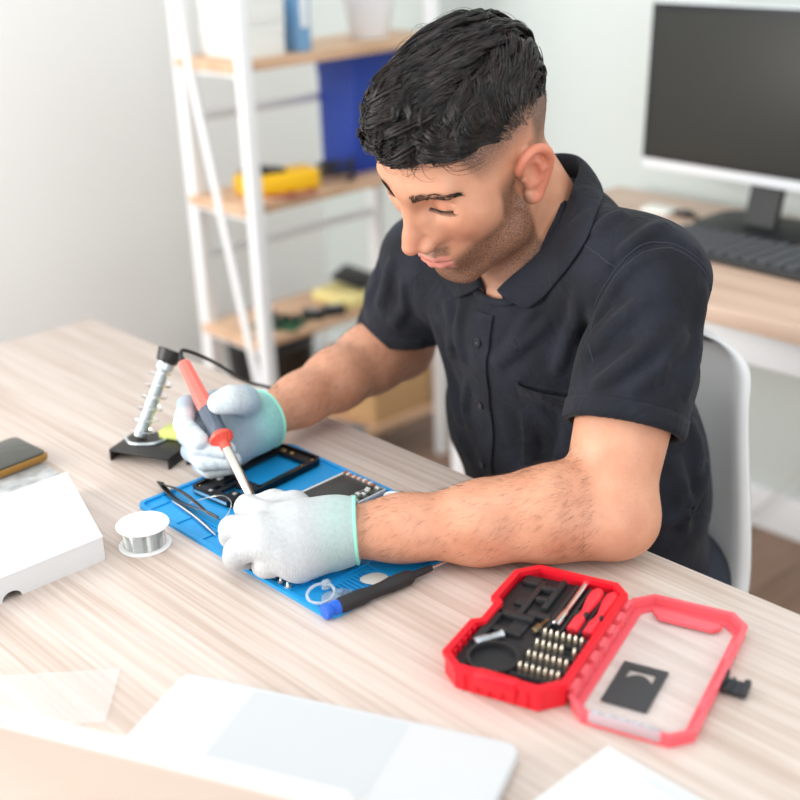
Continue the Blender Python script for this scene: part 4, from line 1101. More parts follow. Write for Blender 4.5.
# placket, pocket, buttons
def plx(z_): return float(np.interp(z_, [.70, .74, .826, .90, .945], [-.941, -.942, -.934, -.917, -.913]))
wrap_patch('placket', (-.93, .93, .86), (1, 0, 0), (0, .1, -1), -.016, .016, -.085, .28, 8, 60, .0006, .0026, m_shirt, shirt, front, shape=lambda u, v: (u+plx(.86-v)+.93, v))
m_btn = M('button_dark', (24, 25, 32), .3)
def on_shirt(x_, z_, dr=front):
    o_ = Vector((x_, .80, z_))+V3(0, 0, .02); hit, n, _, _ = bvh.ray_cast(o_, dr.normalized())
    if n.dot(dr) > 0: n = -n
    return hit, n
for zz in (.910, .826, .742, .66):
    hit, n = on_shirt(plx(zz), zz)
    qm = Matrix.Translation(hit+n*.0030-PO) @ n.to_track_quat('Z', 'Y').to_matrix().to_4x4()
    MB().lathe([(.0050, 0), (.0056, .0006), (.0056, .0016), (.0046, .0022), (.0040, .0016), (.0, .0016)], 20, mat=qm, cap=False).build('button', m_btn, shirt)
    MB().lathe([(.0012, .0015), (.0012, .0022)], 8, mat=qm).build('button_thread', M('thread_grey', (90, 92, 100), .8), shirt)
wrap_patch('pocket', (-.812, .93, .870), (1, .1, .0), (-.08, .1, -1), -.050, .050, -.004, .110, 22, 24, .0018, .0036, m_shirt, shirt, front, shape=lambda u, v: (u, v+(.012*(1-abs(u)/.05) if v > .09 else 0)))
wrap_patch('pocket_hem', (-.812, .93, .870), (1, .1, .0), (-.08, .1, -1), -.0505, .0505, -.006, .022, 22, 8, lambda a, b: .0046+.0125*(1-b)**1.5*math.sin(PI*min(1, a*1.05))**.6*(1.15-.6*a), .0024, m_shirt, shirt, front)
# seams: armhole, yoke, placket stitching
m_seam = M('seam_thread', (46, 50, 60), .8)
def seam(name, pts, r=.0006, k=6):
    P_ = []
    for q in catmull([Vector(p) for p in pts], k):
        loc_, n_, _, _ = bvh.find_nearest(q)
        P_.append(loc_+n_*(.0004 if (q-loc_).dot(n_) >= -1 else .0004)-PO)
    return MB().tube(P_, r, 6).build(name, m_seam, shirt)
ARM = [(-.722, .925, .940), (-.731, .93, .955), (-.755, .964, .97), (-.744, .969, 1.004), (-.73, .983, 1.031), (-.718, .998, 1.045), (-.701, 1.016, 1.047), (-.688, 1.028, 1.039), (-.676, 1.042, 1.022), (-.672, 1.06, .99)]
seam('seam', ARM); seam('seam', [(x+.006, y-.006, z+.001) for x, y, z in ARM], .0005)
seam('seam', [(-.79, .99, 1.038), (-.783, .985, 1.036), (-.757, .978, 1.03), (-.736, .977, 1.022)])
seam('seam', [(-1.03, .975, .965), (-1.05, .975, .935), (-1.045, .99, .89), (-1.05, 1.01, .85)])
# sleeve hems
def hem_ring(name, h, n, rad, wd=.020):
    n = Vector(n).normalized(); a = n.orthogonal().normalized(); b_ = n.cross(a); pts = []
    for i in range(64):
        an = 2*PI*i/64; d_ = a*math.cos(an)+b_*math.sin(an); row = []
        for k in range(4):
            c = Vector(h)-n*(wd*(k/3)+.0008); hit, nn, _, _ = bvh.ray_cast(c+d_*.13, -d_)
            if hit is None or (hit-c).length > .11 or (hit-c).length < .035: hit = c+d_*rad
            row.append(hit+d_*.0008)
        pts.append(row)
    for _ in range(2):
        for i in range(64):
            for k in range(4):
                c = Vector(h)-n*(wd*(k/3)); r0 = [(pts[(i+q) % 64][k]-c).length for q in (-1, 0, 1)]
                if abs(r0[1]-(r0[0]+r0[2])/2) > .004: pts[i][k] = c+(pts[i][k]-c).normalized()*((r0[0]+r0[2])/2)
    v_ = [q for row in pts for q in row]; f_ = [(i*4+k, ((i+1) % 64)*4+k, ((i+1) % 64)*4+k+1, i*4+k+1) for i in range(64) for k in range(3)]
    me = bpy.data.meshes.new(name); me.from_pydata([tuple(q-PO) for q in v_], [], f_)
    o_ = link(name, me, m_shirt, shirt, True, None); md = o_.modifiers.new('thickness', 'SOLIDIFY'); md.thickness = .0018; md.offset = 0; return o_
hem_ring('sleeve_hem', hemL, nL, .066); hem_ring('sleeve_hem', hemR, nR, .066)
# collar: folded leaf running round the neck, its points on the chest
FO = [((-.894, .975, .969), (-.856, .979, .951)), ((-.885, .985, .983), (-.838, .976, .964)), ((-.866, .994, 1.004), (-.8226, .9768, .980)), ((-.855, 1.006, 1.024), (-.7955, .9768, 1.013)), ((-.850, 1.024, 1.050), (-.7855, .990, 1.040)), ((-.852, 1.040, 1.074), (-.800, 1.022, 1.058)), ((-.872, 1.078, 1.092), (-.838, 1.085, 1.066)), ((-.908, 1.092, 1.094), (-.905, 1.128, 1.062))]
def mir(p): return (-1.816-p[0], p[1]+.004, p[2]-.15*(p[0]+.908)*1.6)
FO = FO+[(mir(f_), mir(o_)) for f_, o_ in FO[-2::-1]]
Fp = catmull([Vector(q[0]) for q in FO], 5); Op = catmull([Vector(q[1]) for q in FO], 5)
axA, axB = NB+V3(0, -.03, -.04), h2w((0, -.02, -.03)); axd = (axB-axA).normalized()
bvb = BVHTree.FromPolygons([Vector(v) for v in bv], bf.tolist()); rows_ = []
for F0, O0 in zip(Fp, Op):
    c = axA+axd*((F0-axA).dot(axd)); out = (F0-c).normalized()
    F1 = F0+out*.005
    h1 = bvb.ray_cast(c, out)[0]
    if h1 is not None and (h1-c).length < .09 and (F1-c).length < (h1-c).length+.004: F1 = c+out*((h1-c).length+.004)
    def clear(q, off):
        c2 = axA+axd*((q-axA).dot(axd)); o2 = (q-axA-V3(0, 0.02, -.05)).normalized(); hh = bvh.ray_cast(q+o2*.08, -o2)[0]
        if hh is not None and (hh-(q+o2*.08)).length < .08+off and (hh-q).length < .05: return hh+o2*off
        return q
    mid = lambda t, b_: F1*(1-t)+O0*t+out*b_
    rows_.append([F1-axd*.030-out*.002, F1-axd*.012-out*.002, F1+axd*.001, F1+out*.004+axd*.0005, clear(mid(.35, .006), .007), clear(mid(.70, .004), .006), clear(O0+(O0-F1).normalized()*.001, .0055)])
K = 7; NRr = len(rows_)
for _ in range(2):      # even out along the leaf
    for k in (4, 5, 6):
        new = [rows_[i][k] if i in (0, NRr-1) else (rows_[i-1][k]+rows_[i][k]*2+rows_[i+1][k])/4 for i in range(NRr)]
        for i in range(NRr): rows_[i][k] = new[i]
v_ = [q for r_ in rows_ for q in r_]
f_ = [(i*K+k, (i+1)*K+k, (i+1)*K+k+1, i*K+k+1) for i in range(NRr-1) for k in range(K-1)]
me = bpy.data.meshes.new('collar'); me.from_pydata([tuple(q-PO) for q in v_], [], f_)
collar = link('collar', me, m_shirt, shirt, True, None)
md = collar.modifiers.new('thickness', 'SOLIDIFY'); md.thickness = .0030; md.offset = 0
md = collar.modifiers.new('smoothing', 'SUBSURF'); md.levels = 1; md.render_levels = 1
# neck band covering the cut edge
na, nb_ = neckA, neckB; nd = (nb_-na).normalized(); e1 = nd.cross(V3(1, 0, 0)).normalized(); e2 = nd.cross(e1); band = []
for i in range(72):
    d_ = e1*math.cos(2*PI*i/72)+e2*math.sin(2*PI*i/72); h_ = bvh.ray_cast(na+d_*.0645+nd*.14, -nd)[0]; band.append((h_-na).dot(nd) if h_ is not None else None)
val = [b_ for b_ in band if b_ is not None]; band = [b_ if b_ is not None else sum(val)/len(val) for b_ in band]
for _ in range(6): band = [(band[i-1]+band[i]*2+band[(i+1) % 72])/4 for i in range(72)]
vb, fb = [], []
for i in range(72):
    d_ = e1*math.cos(2*PI*i/72)+e2*math.sin(2*PI*i/72)
    for r_, dz_ in ((.0615, -.020), (.0612, .0025), (.0632, .0045), (.0660, .0030), (.0675, -.0015)): vb.append(tuple(na+d_*r_+nd*(band[i]+dz_)-PO))
fb = [(i*5+k, ((i+1) % 72)*5+k, ((i+1) % 72)*5+k+1, i*5+k+1) for i in range(72) for k in range(4)]
me = bpy.data.meshes.new('neck_band'); me.from_pydata(vb, [], fb); o_ = link('neck_band', me, m_shirt, shirt, True, None)
md = o_.modifiers.new('thickness', 'SOLIDIFY'); md.thickness = .002; md.offset = 0

# ------------------------------------------------------------------ trousers, belt and shoes (under the table)
TF = Field(.05)
TF.ell((-.900, 1.17, .53), (.178, .128, .085), .03)
for i in (0, 1):
    TF.cap(HJ[i], KN[i], .084, .066, .03); TF.chain([KN[i], lerp(KN[i], AN[i], .4), AN[i]+V3(0, 0, .0)], [.066, .060, .052], .02)
tv, tf_ = mesh_field(TF, np.arange(-1.13, -.66, .006).astype(f4), np.arange(.70, 1.36, .006).astype(f4), np.arange(.02, .66, .006).astype(f4))
keep = tv[:, 2]
np_mesh('trousers', tv, tf_, M('denim_dark', (40, 44, 54), .9, bump=.3, bscale=400), person, PO)
for i in (0, 1):
    HF = Field(.03); c = AN[i]
    HF.cap((c.x, c.y+.03, .045), (c.x, c.y-.16, .038), .044, .040, .02); HF.cap((c.x, c.y+.01, .08), (c.x, c.y-.02, .06), .05, .045, .02)
    HF.add(lambda p: p[:, 2]-.004, (c.x, c.y, 0), 1, .004, 's') if False else None
    a_, b_ = mesh_field(HF, np.arange(c.x-.07, c.x+.07, .005).astype(f4), np.arange(c.y-.23, c.y+.10, .005).astype(f4), np.arange(-.03, .14, .005).astype(f4))
    a_[:, 2] = np.maximum(a_[:, 2], .001)
    np_mesh('shoe', a_, b_, M('shoe_black', (28, 28, 30), .5), person, PO)
# ================================================================== GLOVES
def glove_mat(name, c_tip, c_palm, c_cuff):
    m = bpy.data.materials.new(name); m.use_nodes = True
    global nt, N, Lk, tc
    nt = m.node_tree; N = nt.nodes; Lk = nt.links; b = N['Principled BSDF']; tc = N.new('ShaderNodeTexCoord')
    b.inputs['Roughness'].default_value = .9; b.inputs['Sheen Weight'].default_value = .2
    a = N.new('ShaderNodeAttribute'); a.attribute_name = 'zones'; s_ = N.new('ShaderNodeSeparateColor'); Lk.new(a.outputs['Color'], s_.inputs[0])
    c = mixc(s_.outputs[0], c_palm, c_tip); c = mixc(s_.outputs[1], c, c_cuff)
    c = mixc(mul(mapr(noise(240, 3), .4, .7), .30), c, tuple(int(v*.86) for v in c_palm))
    Lk.new(c, b.inputs['Base Color'])
    w1 = N.new('ShaderNodeTexWave'); w1.inputs['Scale'].default_value = 160; w1.bands_direction = 'X'
    w2 = N.new('ShaderNodeTexWave'); w2.inputs['Scale'].default_value = 160; w2.bands_direction = 'Y'
    for w_ in (w1, w2): Lk.new(tc.outputs['Object'], w_.inputs['Vector'])
    ad = N.new('ShaderNodeMath'); ad.operation = 'ADD'; Lk.new(w1.outputs['Fac'], ad.inputs[0]); Lk.new(w2.outputs['Fac'], ad.inputs[1])
    ad2 = N.new('ShaderNodeMath'); ad2.operation = 'ADD'; Lk.new(mul(ad.outputs[0], .35), ad2.inputs[0]); Lk.new(noise(350, 3), ad2.inputs[1])
    bp = N.new('ShaderNodeBump'); bp.inputs['Strength'].default_value = .45; bp.inputs['Distance'].default_value = .0008
    Lk.new(ad2.outputs[0], bp.inputs['Height']); Lk.new(bp.outputs['Normal'], b.inputs['Normal'])
    return m
def hand_field(hd, dr, Fd=None, wrist=True):
    """palm and five fingers; dr is added to every radius"""
    G = Fd or Field(.03)
    W = V3(*hd['wrist']); nrm = V3(*hd['normal']).normalized()
    for q in hd['mcp']: G.cap(lerp(W, q, .12), q, .017+dr, .0135+dr, .020)
    G.cap(lerp(W, hd['mcp'][0], .5), lerp(W, hd['mcp'][3], .5), .019+dr, .017+dr, .02)
    if hd.get('heel'): G.cap(hd['heel'][0], hd['heel'][1], .017+dr, .015+dr, .02)
    for ch, k in zip(hd['fingers'], hd['k']):
        rs = [.0128, .0112, .0106, .0096][:len(ch)-1]+[.0094]
        if len(ch) == 3: rs = [.0128, .0112, .0098]
        G.chain([V3(*p) for p in ch], [(r+dr)*hd.get('fs', 1) for r in rs], k)
    t = [V3(*p) for p in hd['thumb']]
    G.chain(t, [.0160+dr, .0135+dr, .0122+dr, .0108+dr][:len(t)-1]+[.0108+dr], .010)
    return G
LH = dict(wrist=(-.852, .685, .7905), normal=(0, 0, 1),
    mcp=[(-.912, .645, .800), (-.893, .622, .803), (-.875, .612, .797), (-.860, .622, .786)],
    fingers=[[(-.912, .645, .800), (-.954, .649, .795), (-.966, .662, .776), (-.962, .672, .766)],
             [(-.893, .622, .803), (-.930, .612, .793), (-.944, .620, .776), (-.940, .632, .7655)],
             [(-.875, .612, .797), (-.899, .595, .786), (-.913, .602, .772), (-.912, .614, .765)],
             [(-.860, .622, .786), (-.872, .612, .776), (-.884, .616, .768), (-.886, .626, .765)]],
    k=[.004, .004, .004, .004], thumb=[(-.893, .688, .785), (-.938, .698, .782), (-.968, .694, .776), (-.988, .684, .770)],
    heel=[(-.850, .672, .777), (-.850, .633, .774)])
RH = dict(wrist=(-1.116, .788, .799), normal=(0, -1, .5),
    mcp=[(-1.146, .748, .828), (-1.149, .739, .808), (-1.142, .735, .788), (-1.127, .736, .774)],
    fingers=[[(-1.146, .748, .828), (-1.158, .716, .831), (-1.134, .693, .821), (-1.101, .693, .811)],
             [(-1.149, .739, .808), (-1.143, .702, .802), (-1.108, .696, .799), (-1.078, .713, .799)],
             [(-1.142, .735, .788), (-1.134, .700, .784), (-1.102, .697, .783), (-1.076, .718, .785)],
             [(-1.127, .736, .776), (-1.124, .707, .768), (-1.104, .705, .770), (-1.088, .720, .773)]],
    k=[.0015, .0015, .0015, .0015], fs=.90, thumb=[(-1.110, .780, .818), (-1.098, .757, .842), (-1.097, .738, .849), (-1.103, .724, .847)],
    heel=[(-1.120, .775, .785), (-1.116, .742, .772)])
def glove(hd, cuff, cdir, wr, label, mt_, mtrim, tipdist, zmin=.0048):
    G = hand_field(hd, .0022)
    c = V3(*cuff); cd = V3(*cdir).normalized()
    G.cap(c+cd*.01, V3(*hd['wrist']), wr, wr-.0005, .016); G.cap(V3(*hd['wrist']), lerp(hd['wrist'], hd['mcp'][1], .4), wr-.003, .024, .02)
    I = Field(.03); I.cap(c+cd*.05, V3(*hd['wrist'])-cd*.0, wr-.0028, wr-.003, .001)
    def fn(p, bc=None, br=None):
        d = G.eval(p, bc, br)+(noise3(p, 170, 5)*.0006).astype(f4); t = (p-A3(c))@A3(cd)
        inner = I.eval(p, bc, br)
        d = np.maximum(d, -inner); return np.maximum(d, t)
    fn.sub = True; W_ = Field(.03); W_.add(fn, c, 9, .0001)
    pts = [V3(*q) for ch in hd['fingers'] for q in ch]+[V3(*q) for q in hd['thumb']]+[c+V3(.03, .03, .03), c-V3(.03, .03, .03)]
    lo = [min(p[i] for p in pts)-.022 for i in range(3)]; hi = [max(p[i] for p in pts)+.022 for i in range(3)]
    v_, f_ = mesh_field(W_, *[np.arange(lo[i], hi[i], .0015).astype(f4) for i in range(3)], fac=1.1)
    v_[:, 2] = np.maximum(v_[:, 2], TZ+zmin)
    o = np_mesh('glove', v_, f_, mt_, person, PO); o['label'] = label
    tips = np.array([ch[-1] for ch in hd['fingers']]+[ch[-2] for ch in hd['fingers']]+[hd['thumb'][-1], hd['thumb'][-2]])
    dd = np.min(np.linalg.norm(v_[:, None, :]-tips[None], axis=2), axis=1)
    tip = 1-smooth01(dd, .014*tipdist, .026*tipdist)
    cf = smooth01((v_-np.array(c))@np.array(cd), -.050, -.020)
    ar = np.stack([tip, cf, 0*cf, 0*cf+1], 1).astype(np.float32); ca = o.data.color_attributes.new('zones', 'FLOAT_COLOR', 'POINT'); ca.data.foreach_set('color', ar.ravel())
    # hem of the cuff follows the cut edge
    a = cd.orthogonal().normalized(); b_ = cd.cross(a)
    bv_ = BVHTree.FromPolygons([Vector(q) for q in v_], f_.tolist()); rp = []
    for i in range(48):
        d_ = a*math.cos(2*PI*i/48)+b_*math.sin(2*PI*i/48); cc = c-cd*.002; hit = bv_.ray_cast(cc+d_*.08, -d_)[0]
        if hit is None or (hit-cc).length > .06: hit = cc+d_*wr
        rp.append(hit+d_*.0002-PO)
    MB().tube(rp, .0017, 6, closed=True).build('cuff_trim', mtrim, o)
    return o
m_gl = glove_mat('glove_white', (192, 194, 195), (180, 184, 185), (170, 192, 187))
m_gr = glove_mat('glove_grey_blue', (212, 219, 222), (160, 178, 190), (140, 200, 194))
m_mint = M('mint_trim', (150, 226, 200), .8)
glove(LH, (-.8385, .702, .7905), (.10, .11, .004), .0318, 'white glove closed on the mat', m_gl, m_mint, 3)
glove(RH, (-1.119, .799, .797), (-.014, .10, -.002), .0305, 'pale blue-grey glove with white fingertips gripping the soldering iron', m_gr, m_mint, 1.0, .0035)

# ------------------------------------------------------------------ soldering iron
T_, B_ = V3(-1.008, .694, .7655), V3(-1.179, .731, .876)
ax = (B_-T_).normalized(); LI = (B_-T_).length
ir = thing('soldering_iron', 'soldering iron with a coral red and grey handle held in the right glove', 'soldering iron', tuple(T_))
IM = ax.to_track_quat('Z', 'Y').to_matrix().to_4x4()
MB().lathe([(.0003, 0), (.0014, .002), (.0020, .006), (.0020, .010)], 16, mat=IM).build('tip', M('tip_steel', (190, 186, 178), .3, 1), ir)
MB().lathe([(.0030, .005), (.0054, .007), (.0057, .010), (.0057, .078), (.0050, .080)], 24, mat=IM).build('barrel', M('barrel_steel', (222, 212, 200), .22, 1), ir)
m_cor = M('coral_red', (238, 92, 74), .35); m_pk = M('coral_handle', (240, 112, 100), .35)
f = MB().lathe([(.0055, .074), (.0062, .075), (.0062, .082), (.0090, .086), (.0142, .089), (.0142, .0925), (.0110, .096)], 36, mat=IM)
for i in range(14):
    a = 2*PI*i/14; f.tube([(.0070*math.cos(a), .0070*math.sin(a), .0835), (.0135*math.cos(a), .0135*math.sin(a), .0885)], .0008, 6, mat=IM)
f.build('guard', m_cor, ir)
MB().lathe([(.0100, .0935), (.0108, .096), (.0102, .110), (.0112, .126), (.0108, .134)], 10, mat=IM).build('grip', M('grip_slate', (84, 94, 108), .5), ir)
MB().lathe([(.0105, .1335), (.0106, .138), (.0092, .165), (.0080, LI-.004), (.0060, LI)], 8, mat=IM).build('handle', m_pk, ir, angle=20)
MB().lathe([(.0040, LI-.001), (.0036, LI+.006), (.0024, LI+.010)], 14, mat=IM).build('strain_relief', m_black, ir)
cord = [B_+ax*.006-T_, B_+ax*.016+V3(0, .006, .001)-T_, V3(-1.206, .775, .864)-T_, V3(-1.226, .815, .834)-T_, V3(-1.248, .862, .795)-T_, V3(-1.278, .925, .7565)-T_, V3(-1.27, .955, .735)-T_, V3(-1.265, 1.0, .60)-T_, V3(-1.27, 1.03, .30)-T_, V3(-1.28, 1.05, .03)-T_, V3(-1.33, 1.10, .004)-T_, V3(-1.5, 1.25, .004)-T_]
MB().tube(cord, .0023, 8, smooth=8).build('power_cord', m_black, ir)
# ================================================================== HAIR, BROWS, LASHES
rng = np.random.default_rng(11)
HCc = np.array([0, -.010, .050]); HR = np.array([.0745, .100, .086])
def surf(lam, phi, h):
    """lam: sideways angle (+ his left), phi: back(-) to front(+) angle, h height over the skull"""
    n = np.stack([np.sin(lam), np.cos(lam)*np.sin(phi), np.cos(lam)*np.cos(phi)], -1)
    p = HCc+HR*n; g = n/HR; g /= np.linalg.norm(g, axis=-1, keepdims=True)
    return p+g*np.asarray(h)[..., None]
def tubes(paths, rad, sides=3):
    """paths (M,K,3), rad (M,K) -> one mesh"""
    Mn, K, _ = paths.shape
    d = np.gradient(paths, axis=1); d /= np.linalg.norm(d, axis=2, keepdims=True)+1e-12
    ref = np.array([.31, .52, .79]); a = np.cross(d, ref); a /= np.linalg.norm(a, axis=2, keepdims=True)+1e-12; b_ = np.cross(d, a)
    V_ = np.stack([paths+rad[..., None]*(a*math.cos(2*PI*k/sides)+b_*math.sin(2*PI*k/sides)) for k in range(sides)], 2)
    V_ = V_.reshape(-1, 3); idx = np.arange(Mn*K*sides).reshape(Mn, K, sides)
    A, B = idx[:, :-1], idx[:, 1:]
    F_ = np.stack([A, np.roll(A, -1, 2), np.roll(B, -1, 2), B], -1).reshape(-1, 4)
    return V_, F_
Rw = np.array(HEADM.to_3x3()); tw_ = np.array(HC)
def toworld(p): return p@Rw.T+tw_
m_hair = bpy.data.materials.new('hair_dark'); m_hair.use_nodes = True
nt = m_hair.node_tree; N = nt.nodes; Lk = nt.links; b = N['Principled BSDF']; tc = N.new('ShaderNodeTexCoord')
b.inputs['Roughness'].default_value = .25; b.inputs['Specular IOR Level'].default_value = .6
Lk.new(mixc(mapr(noise(60, 3), .35, .65), (10, 8, 8), (38, 27, 22)), b.inputs['Base Color'])

# envelope of the cut: height over the skull as function of lam, phi
def env(lam, phi):
    front = smooth01(phi, .1, .9); top = np.cos(np.clip(lam, -1.4, 1.4))**.5
    side = 1-smooth01(np.abs(lam-.0), .72, 1.12)
    bk = smooth01(phi, -1.95, -1.0)
    return (.0150+.008*front+.004*smooth01(-lam, -.2, .8))*side*bk*top+.0015
paths = []; rads = []; K = 18
t = np.linspace(0, 1, K)
NG = 900
def hairline(lam): return 1.13-.16*smooth01(np.abs(lam+.05), .35, .85)+.05*np.sin(lam*9+1)
for g in range(NG):
    lam0 = rng.uniform(-1.02, 1.02); phi0 = rng.uniform(-1.45, 1.0)
    if g % 5 == 0: lam0 = rng.uniform(.40, .98)
    sd = abs(lam0)
    if sd > .80 and phi0 > .80: continue
    front = float(smooth01(np.float64(phi0), -.2, .7))
    dphi = rng.uniform(.48, .78)*(1-.35*front)*(1-.45*float(smooth01(np.float64(sd), .6, 1.0)))
    # brushed from the parting on his left over to his right, waving; sides fall down
    drift = -rng.uniform(.25, .75)*(.35+.65*front) if -.75 < lam0 < (.52 if g % 5 else .2) else np.sign(lam0)*.22
    wave = rng.uniform(.04, .085)*(1+.9*front); fr = rng.uniform(.8, 1.2); ph = 3.0*phi0-1.5*lam0+rng.uniform(-.5, .5)
    phi = phi0+dphi*(t-.35*front*t**3); lam = lam0+drift*t**1.2
    phi = phi-wave*.9*(np.sin(2*PI*fr*t+ph)-np.sin(ph))*abs(drift)*1.3; lam = lam+wave*(np.sin(2*PI*fr*t+ph)-np.sin(ph))*.8
    lvl = rng.uniform(.5, 1.08)
    hl = hairline(lam); over = np.clip((phi-(hl-.12))/.25, 0, 1); phi = np.where(phi > hl-.08, hl-.08+.14*np.tanh((phi-hl+.08)/.22), phi)
    e = env(lam, phi)*lvl
    lift = np.sin(np.clip(t*1.3+.10, 0, 1)*PI/2)
    h = e*lift*(1-.45*over*t)+.0016*np.sin(2*PI*fr*t+ph+1.2)*lift
    n_ch = 21
    for c in range(n_ch):
        o1, o2, o3 = rng.normal(0, .031), rng.normal(0, .038), rng.normal(0, .0011)
        conv = 1-.78*t**1.2
        ww = rng.normal(0, .006)*np.sin(2*PI*1.7*t+rng.uniform(0, 6))
        ll = lam+o1*conv+ww; pp = phi+o2*(1-.5*t); hh = np.maximum(h+o3*conv+.0004, .0004)
        p = surf(ll, pp, hh); paths.append(p); r0 = rng.uniform(.00034, .00066); rads.append(r0*(1-.75*t**3)*np.minimum(1, .5+t*6))
# fly-away strands over the forehead and on top
for g in range(46):
    lam0 = rng.uniform(-.2, .62); phi0 = rng.uniform(.85, 1.02); L_ = rng.uniform(.22, .42)
    phi = phi0+L_*np.sin(t*PI/2); curl = rng.uniform(.1, .55)*rng.choice([-1, 1, 1]); lam = lam0+curl*t**2
    h = .016*(1-t)+.0035+.004*np.sin(PI*t); p = surf(lam, phi, h)
    paths.append(p); rads.append(.00034*(1-.7*t))
for g in range(60):
    lam0 = rng.uniform(-.7, .7); phi0 = rng.uniform(-1.0, .6); L_ = rng.uniform(.1, .3)
    phi = phi0+L_*t; lam = lam0+rng.uniform(-.25, .25)*t**2
    h = env(lam, phi)+.0055*np.sin(PI*t*.8)*rng.uniform(.4, 1.2); p = surf(lam, phi, h); paths.append(p); rads.append(.00026*(1-.6*t))
# short side and back hair
K2 = K
for g in range(5200):
    lam0 = rng.choice([-1, 1])*rng.uniform(.70, 1.42); phi0 = rng.uniform(-1.5, .95)
    if rng.random() < .25: lam0 = rng.uniform(-.9, .9); phi0 = rng.uniform(-2.0, -1.2)
    z_ = HCc[2]+HR[2]*math.cos(lam0)*math.cos(phi0)
    lowb = .052 if abs(lam0) > .9 else .03
    if z_ < lowb or rng.random() > (z_-lowb)/.03+.12: continue
    L_ = .0022+.008*min(1, max(0, (z_-.062)/.03)); d = L_/.085
    lam = lam0+np.sign(lam0)*d*.9*t; phi = phi0-d*.4*t; h = .0003+L_*.30*t
    paths.append(surf(lam, phi, h)); rads.append(.00022*(1-.6*t))
P = np.array(paths); Rr = np.array(rads)
V_, F_ = tubes(P, Rr)
# dense under-layer so that no scalp shows between the locks
nl, npz = 90, 110
la = np.linspace(-1.02, 1.02, nl); pz = np.linspace(-1.75, 1.08, npz); LA, PZ = np.meshgrid(la, pz, indexing='ij')
edge = np.minimum.reduce([(1.02-np.abs(LA))/.22, (1.08-PZ)/.14, (PZ+1.75)/.3]); edge = np.clip(edge, 0, 1)
hh = env(LA, PZ)*.52*edge**.7-.0012*(1-edge)+.0011*np.sin(LA*44+5*np.sin(PZ*5)+3*np.sin(LA*7))*edge
U = surf(LA, PZ, hh).reshape(-1, 3); ii = np.arange(nl*npz).reshape(nl, npz)
Fu = np.stack([ii[:-1, :-1], ii[1:, :-1], ii[1:, 1:], ii[:-1, 1:]], -1).reshape(-1, 4)
hair_o = np_mesh('hair', toworld(np.concatenate([V_, U])), np.concatenate([F_, Fu+len(V_)]), m_hair, person, PO)
hair_o.data.materials.append(M('hair_under', (12, 10, 10), .8))
mi = np.zeros(len(hair_o.data.polygons), np.int32); mi[-len(Fu):] = 1; hair_o.data.polygons.foreach_set('material_index', mi)

# brows and lashes laid on the skin
hv = np.linalg.norm(bv-np.array(HC), axis=1) < .15
sub = np.where(hv[bf].all(1))[0]; bvh_h = BVHTree.FromPolygons([Vector(q) for q in bv], bf[sub].tolist())
def skin_at(pl):
    q = h2w(pl); loc_, n_, _, _ = bvh_h.find_nearest(q); return np.array(loc_), np.array(n_)
def bez(P_, u):
    P_ = [np.array(p) for p in P_]; x_ = np.interp(u, np.linspace(0, 1, len(P_)), range(len(P_))); i = min(int(x_), len(P_)-2); return P_[i]*(1-(x_-i))+P_[i+1]*(x_-i)
Xw, Yw, Zw = np.array(hx), np.array(hy), np.array(hz)
m_brow = M('brow_hair', (42, 31, 26), .5)
tt = np.linspace(0, 1, 6)
for s in (1, -1):
    pa = []; ra = []
    crv = [(s*.011, .10, .0425), (s*.024, .097, .0475), (s*.038, .090, .0500), (s*.049, .078, .0460), (s*.055, .070, .0415)]
    for i in range(340 if s > 0 else 100):
        u = rng.uniform(0, .97 if s > 0 else .34); c = bez(crv, u); wd = .0044*(1-.72*u)+.0010; c = c+np.array([0, 0, rng.uniform(-wd, wd)])
        p0, n0 = skin_at(c); d = Xw*s*(.35+.9*u)+Zw*(.75*(1-u)-.25*u)+n0*.18; d -= n0*(d@n0-.16); d /= np.linalg.norm(d)
        L_ = rng.uniform(.0055, .0085)*(1-.35*u); pa.append(p0+n0*.0002+np.outer(tt, d*L_)+np.outer(np.sin(tt*PI), n0*.0006)); ra.append(.00030*(1-.3*u)*(1-.7*tt))
    V_, F_ = tubes(np.array(pa), np.array(ra)); np_mesh('eyebrow', V_, F_, m_brow, person, PO)
    pa = []; ra = []
    crv = [(s*.0185, .088, .0222), (s*.026, .091, .0212), (s*.034, .091, .0207), (s*.042, .086, .0209), (s*.0495, .078, .0212)]
    base_ = np.array([skin_at(bez(crv, u))[0]+skin_at(bez(crv, u))[1]*.0003 for u in np.linspace(0, 1, 15)])
    for _ in range(4): base_[1:-1] = (base_[:-2]+2*base_[1:-1]+base_[2:])/4
    nn0 = np.array(hy)
    for i in range(74):
        u = i/73; k_ = u*14; i0 = min(int(k_), 13); p0 = base_[i0]*(1-(k_-i0))+base_[i0+1]*(k_-i0)
        d = nn0*.75-Zw*.62+Xw*s*(.8*(u-.30)); d /= np.linalg.norm(d); L_ = .0066*(.65+.45*u)*rng.uniform(.9, 1.08)
        pa.append(p0+np.outer(tt, d*L_)+np.outer(tt**2, Zw*.30*L_)); ra.append(.00020*(1-.7*tt))
    lid = base_[[0, 3, 6, 8, 11, 14]]
    pa.append(lid); ra.append(np.full(6, .00050))
    V_, F_ = tubes(np.array(pa), np.array(ra)); np_mesh('eyelashes', V_, F_, m_brow, person, PO)
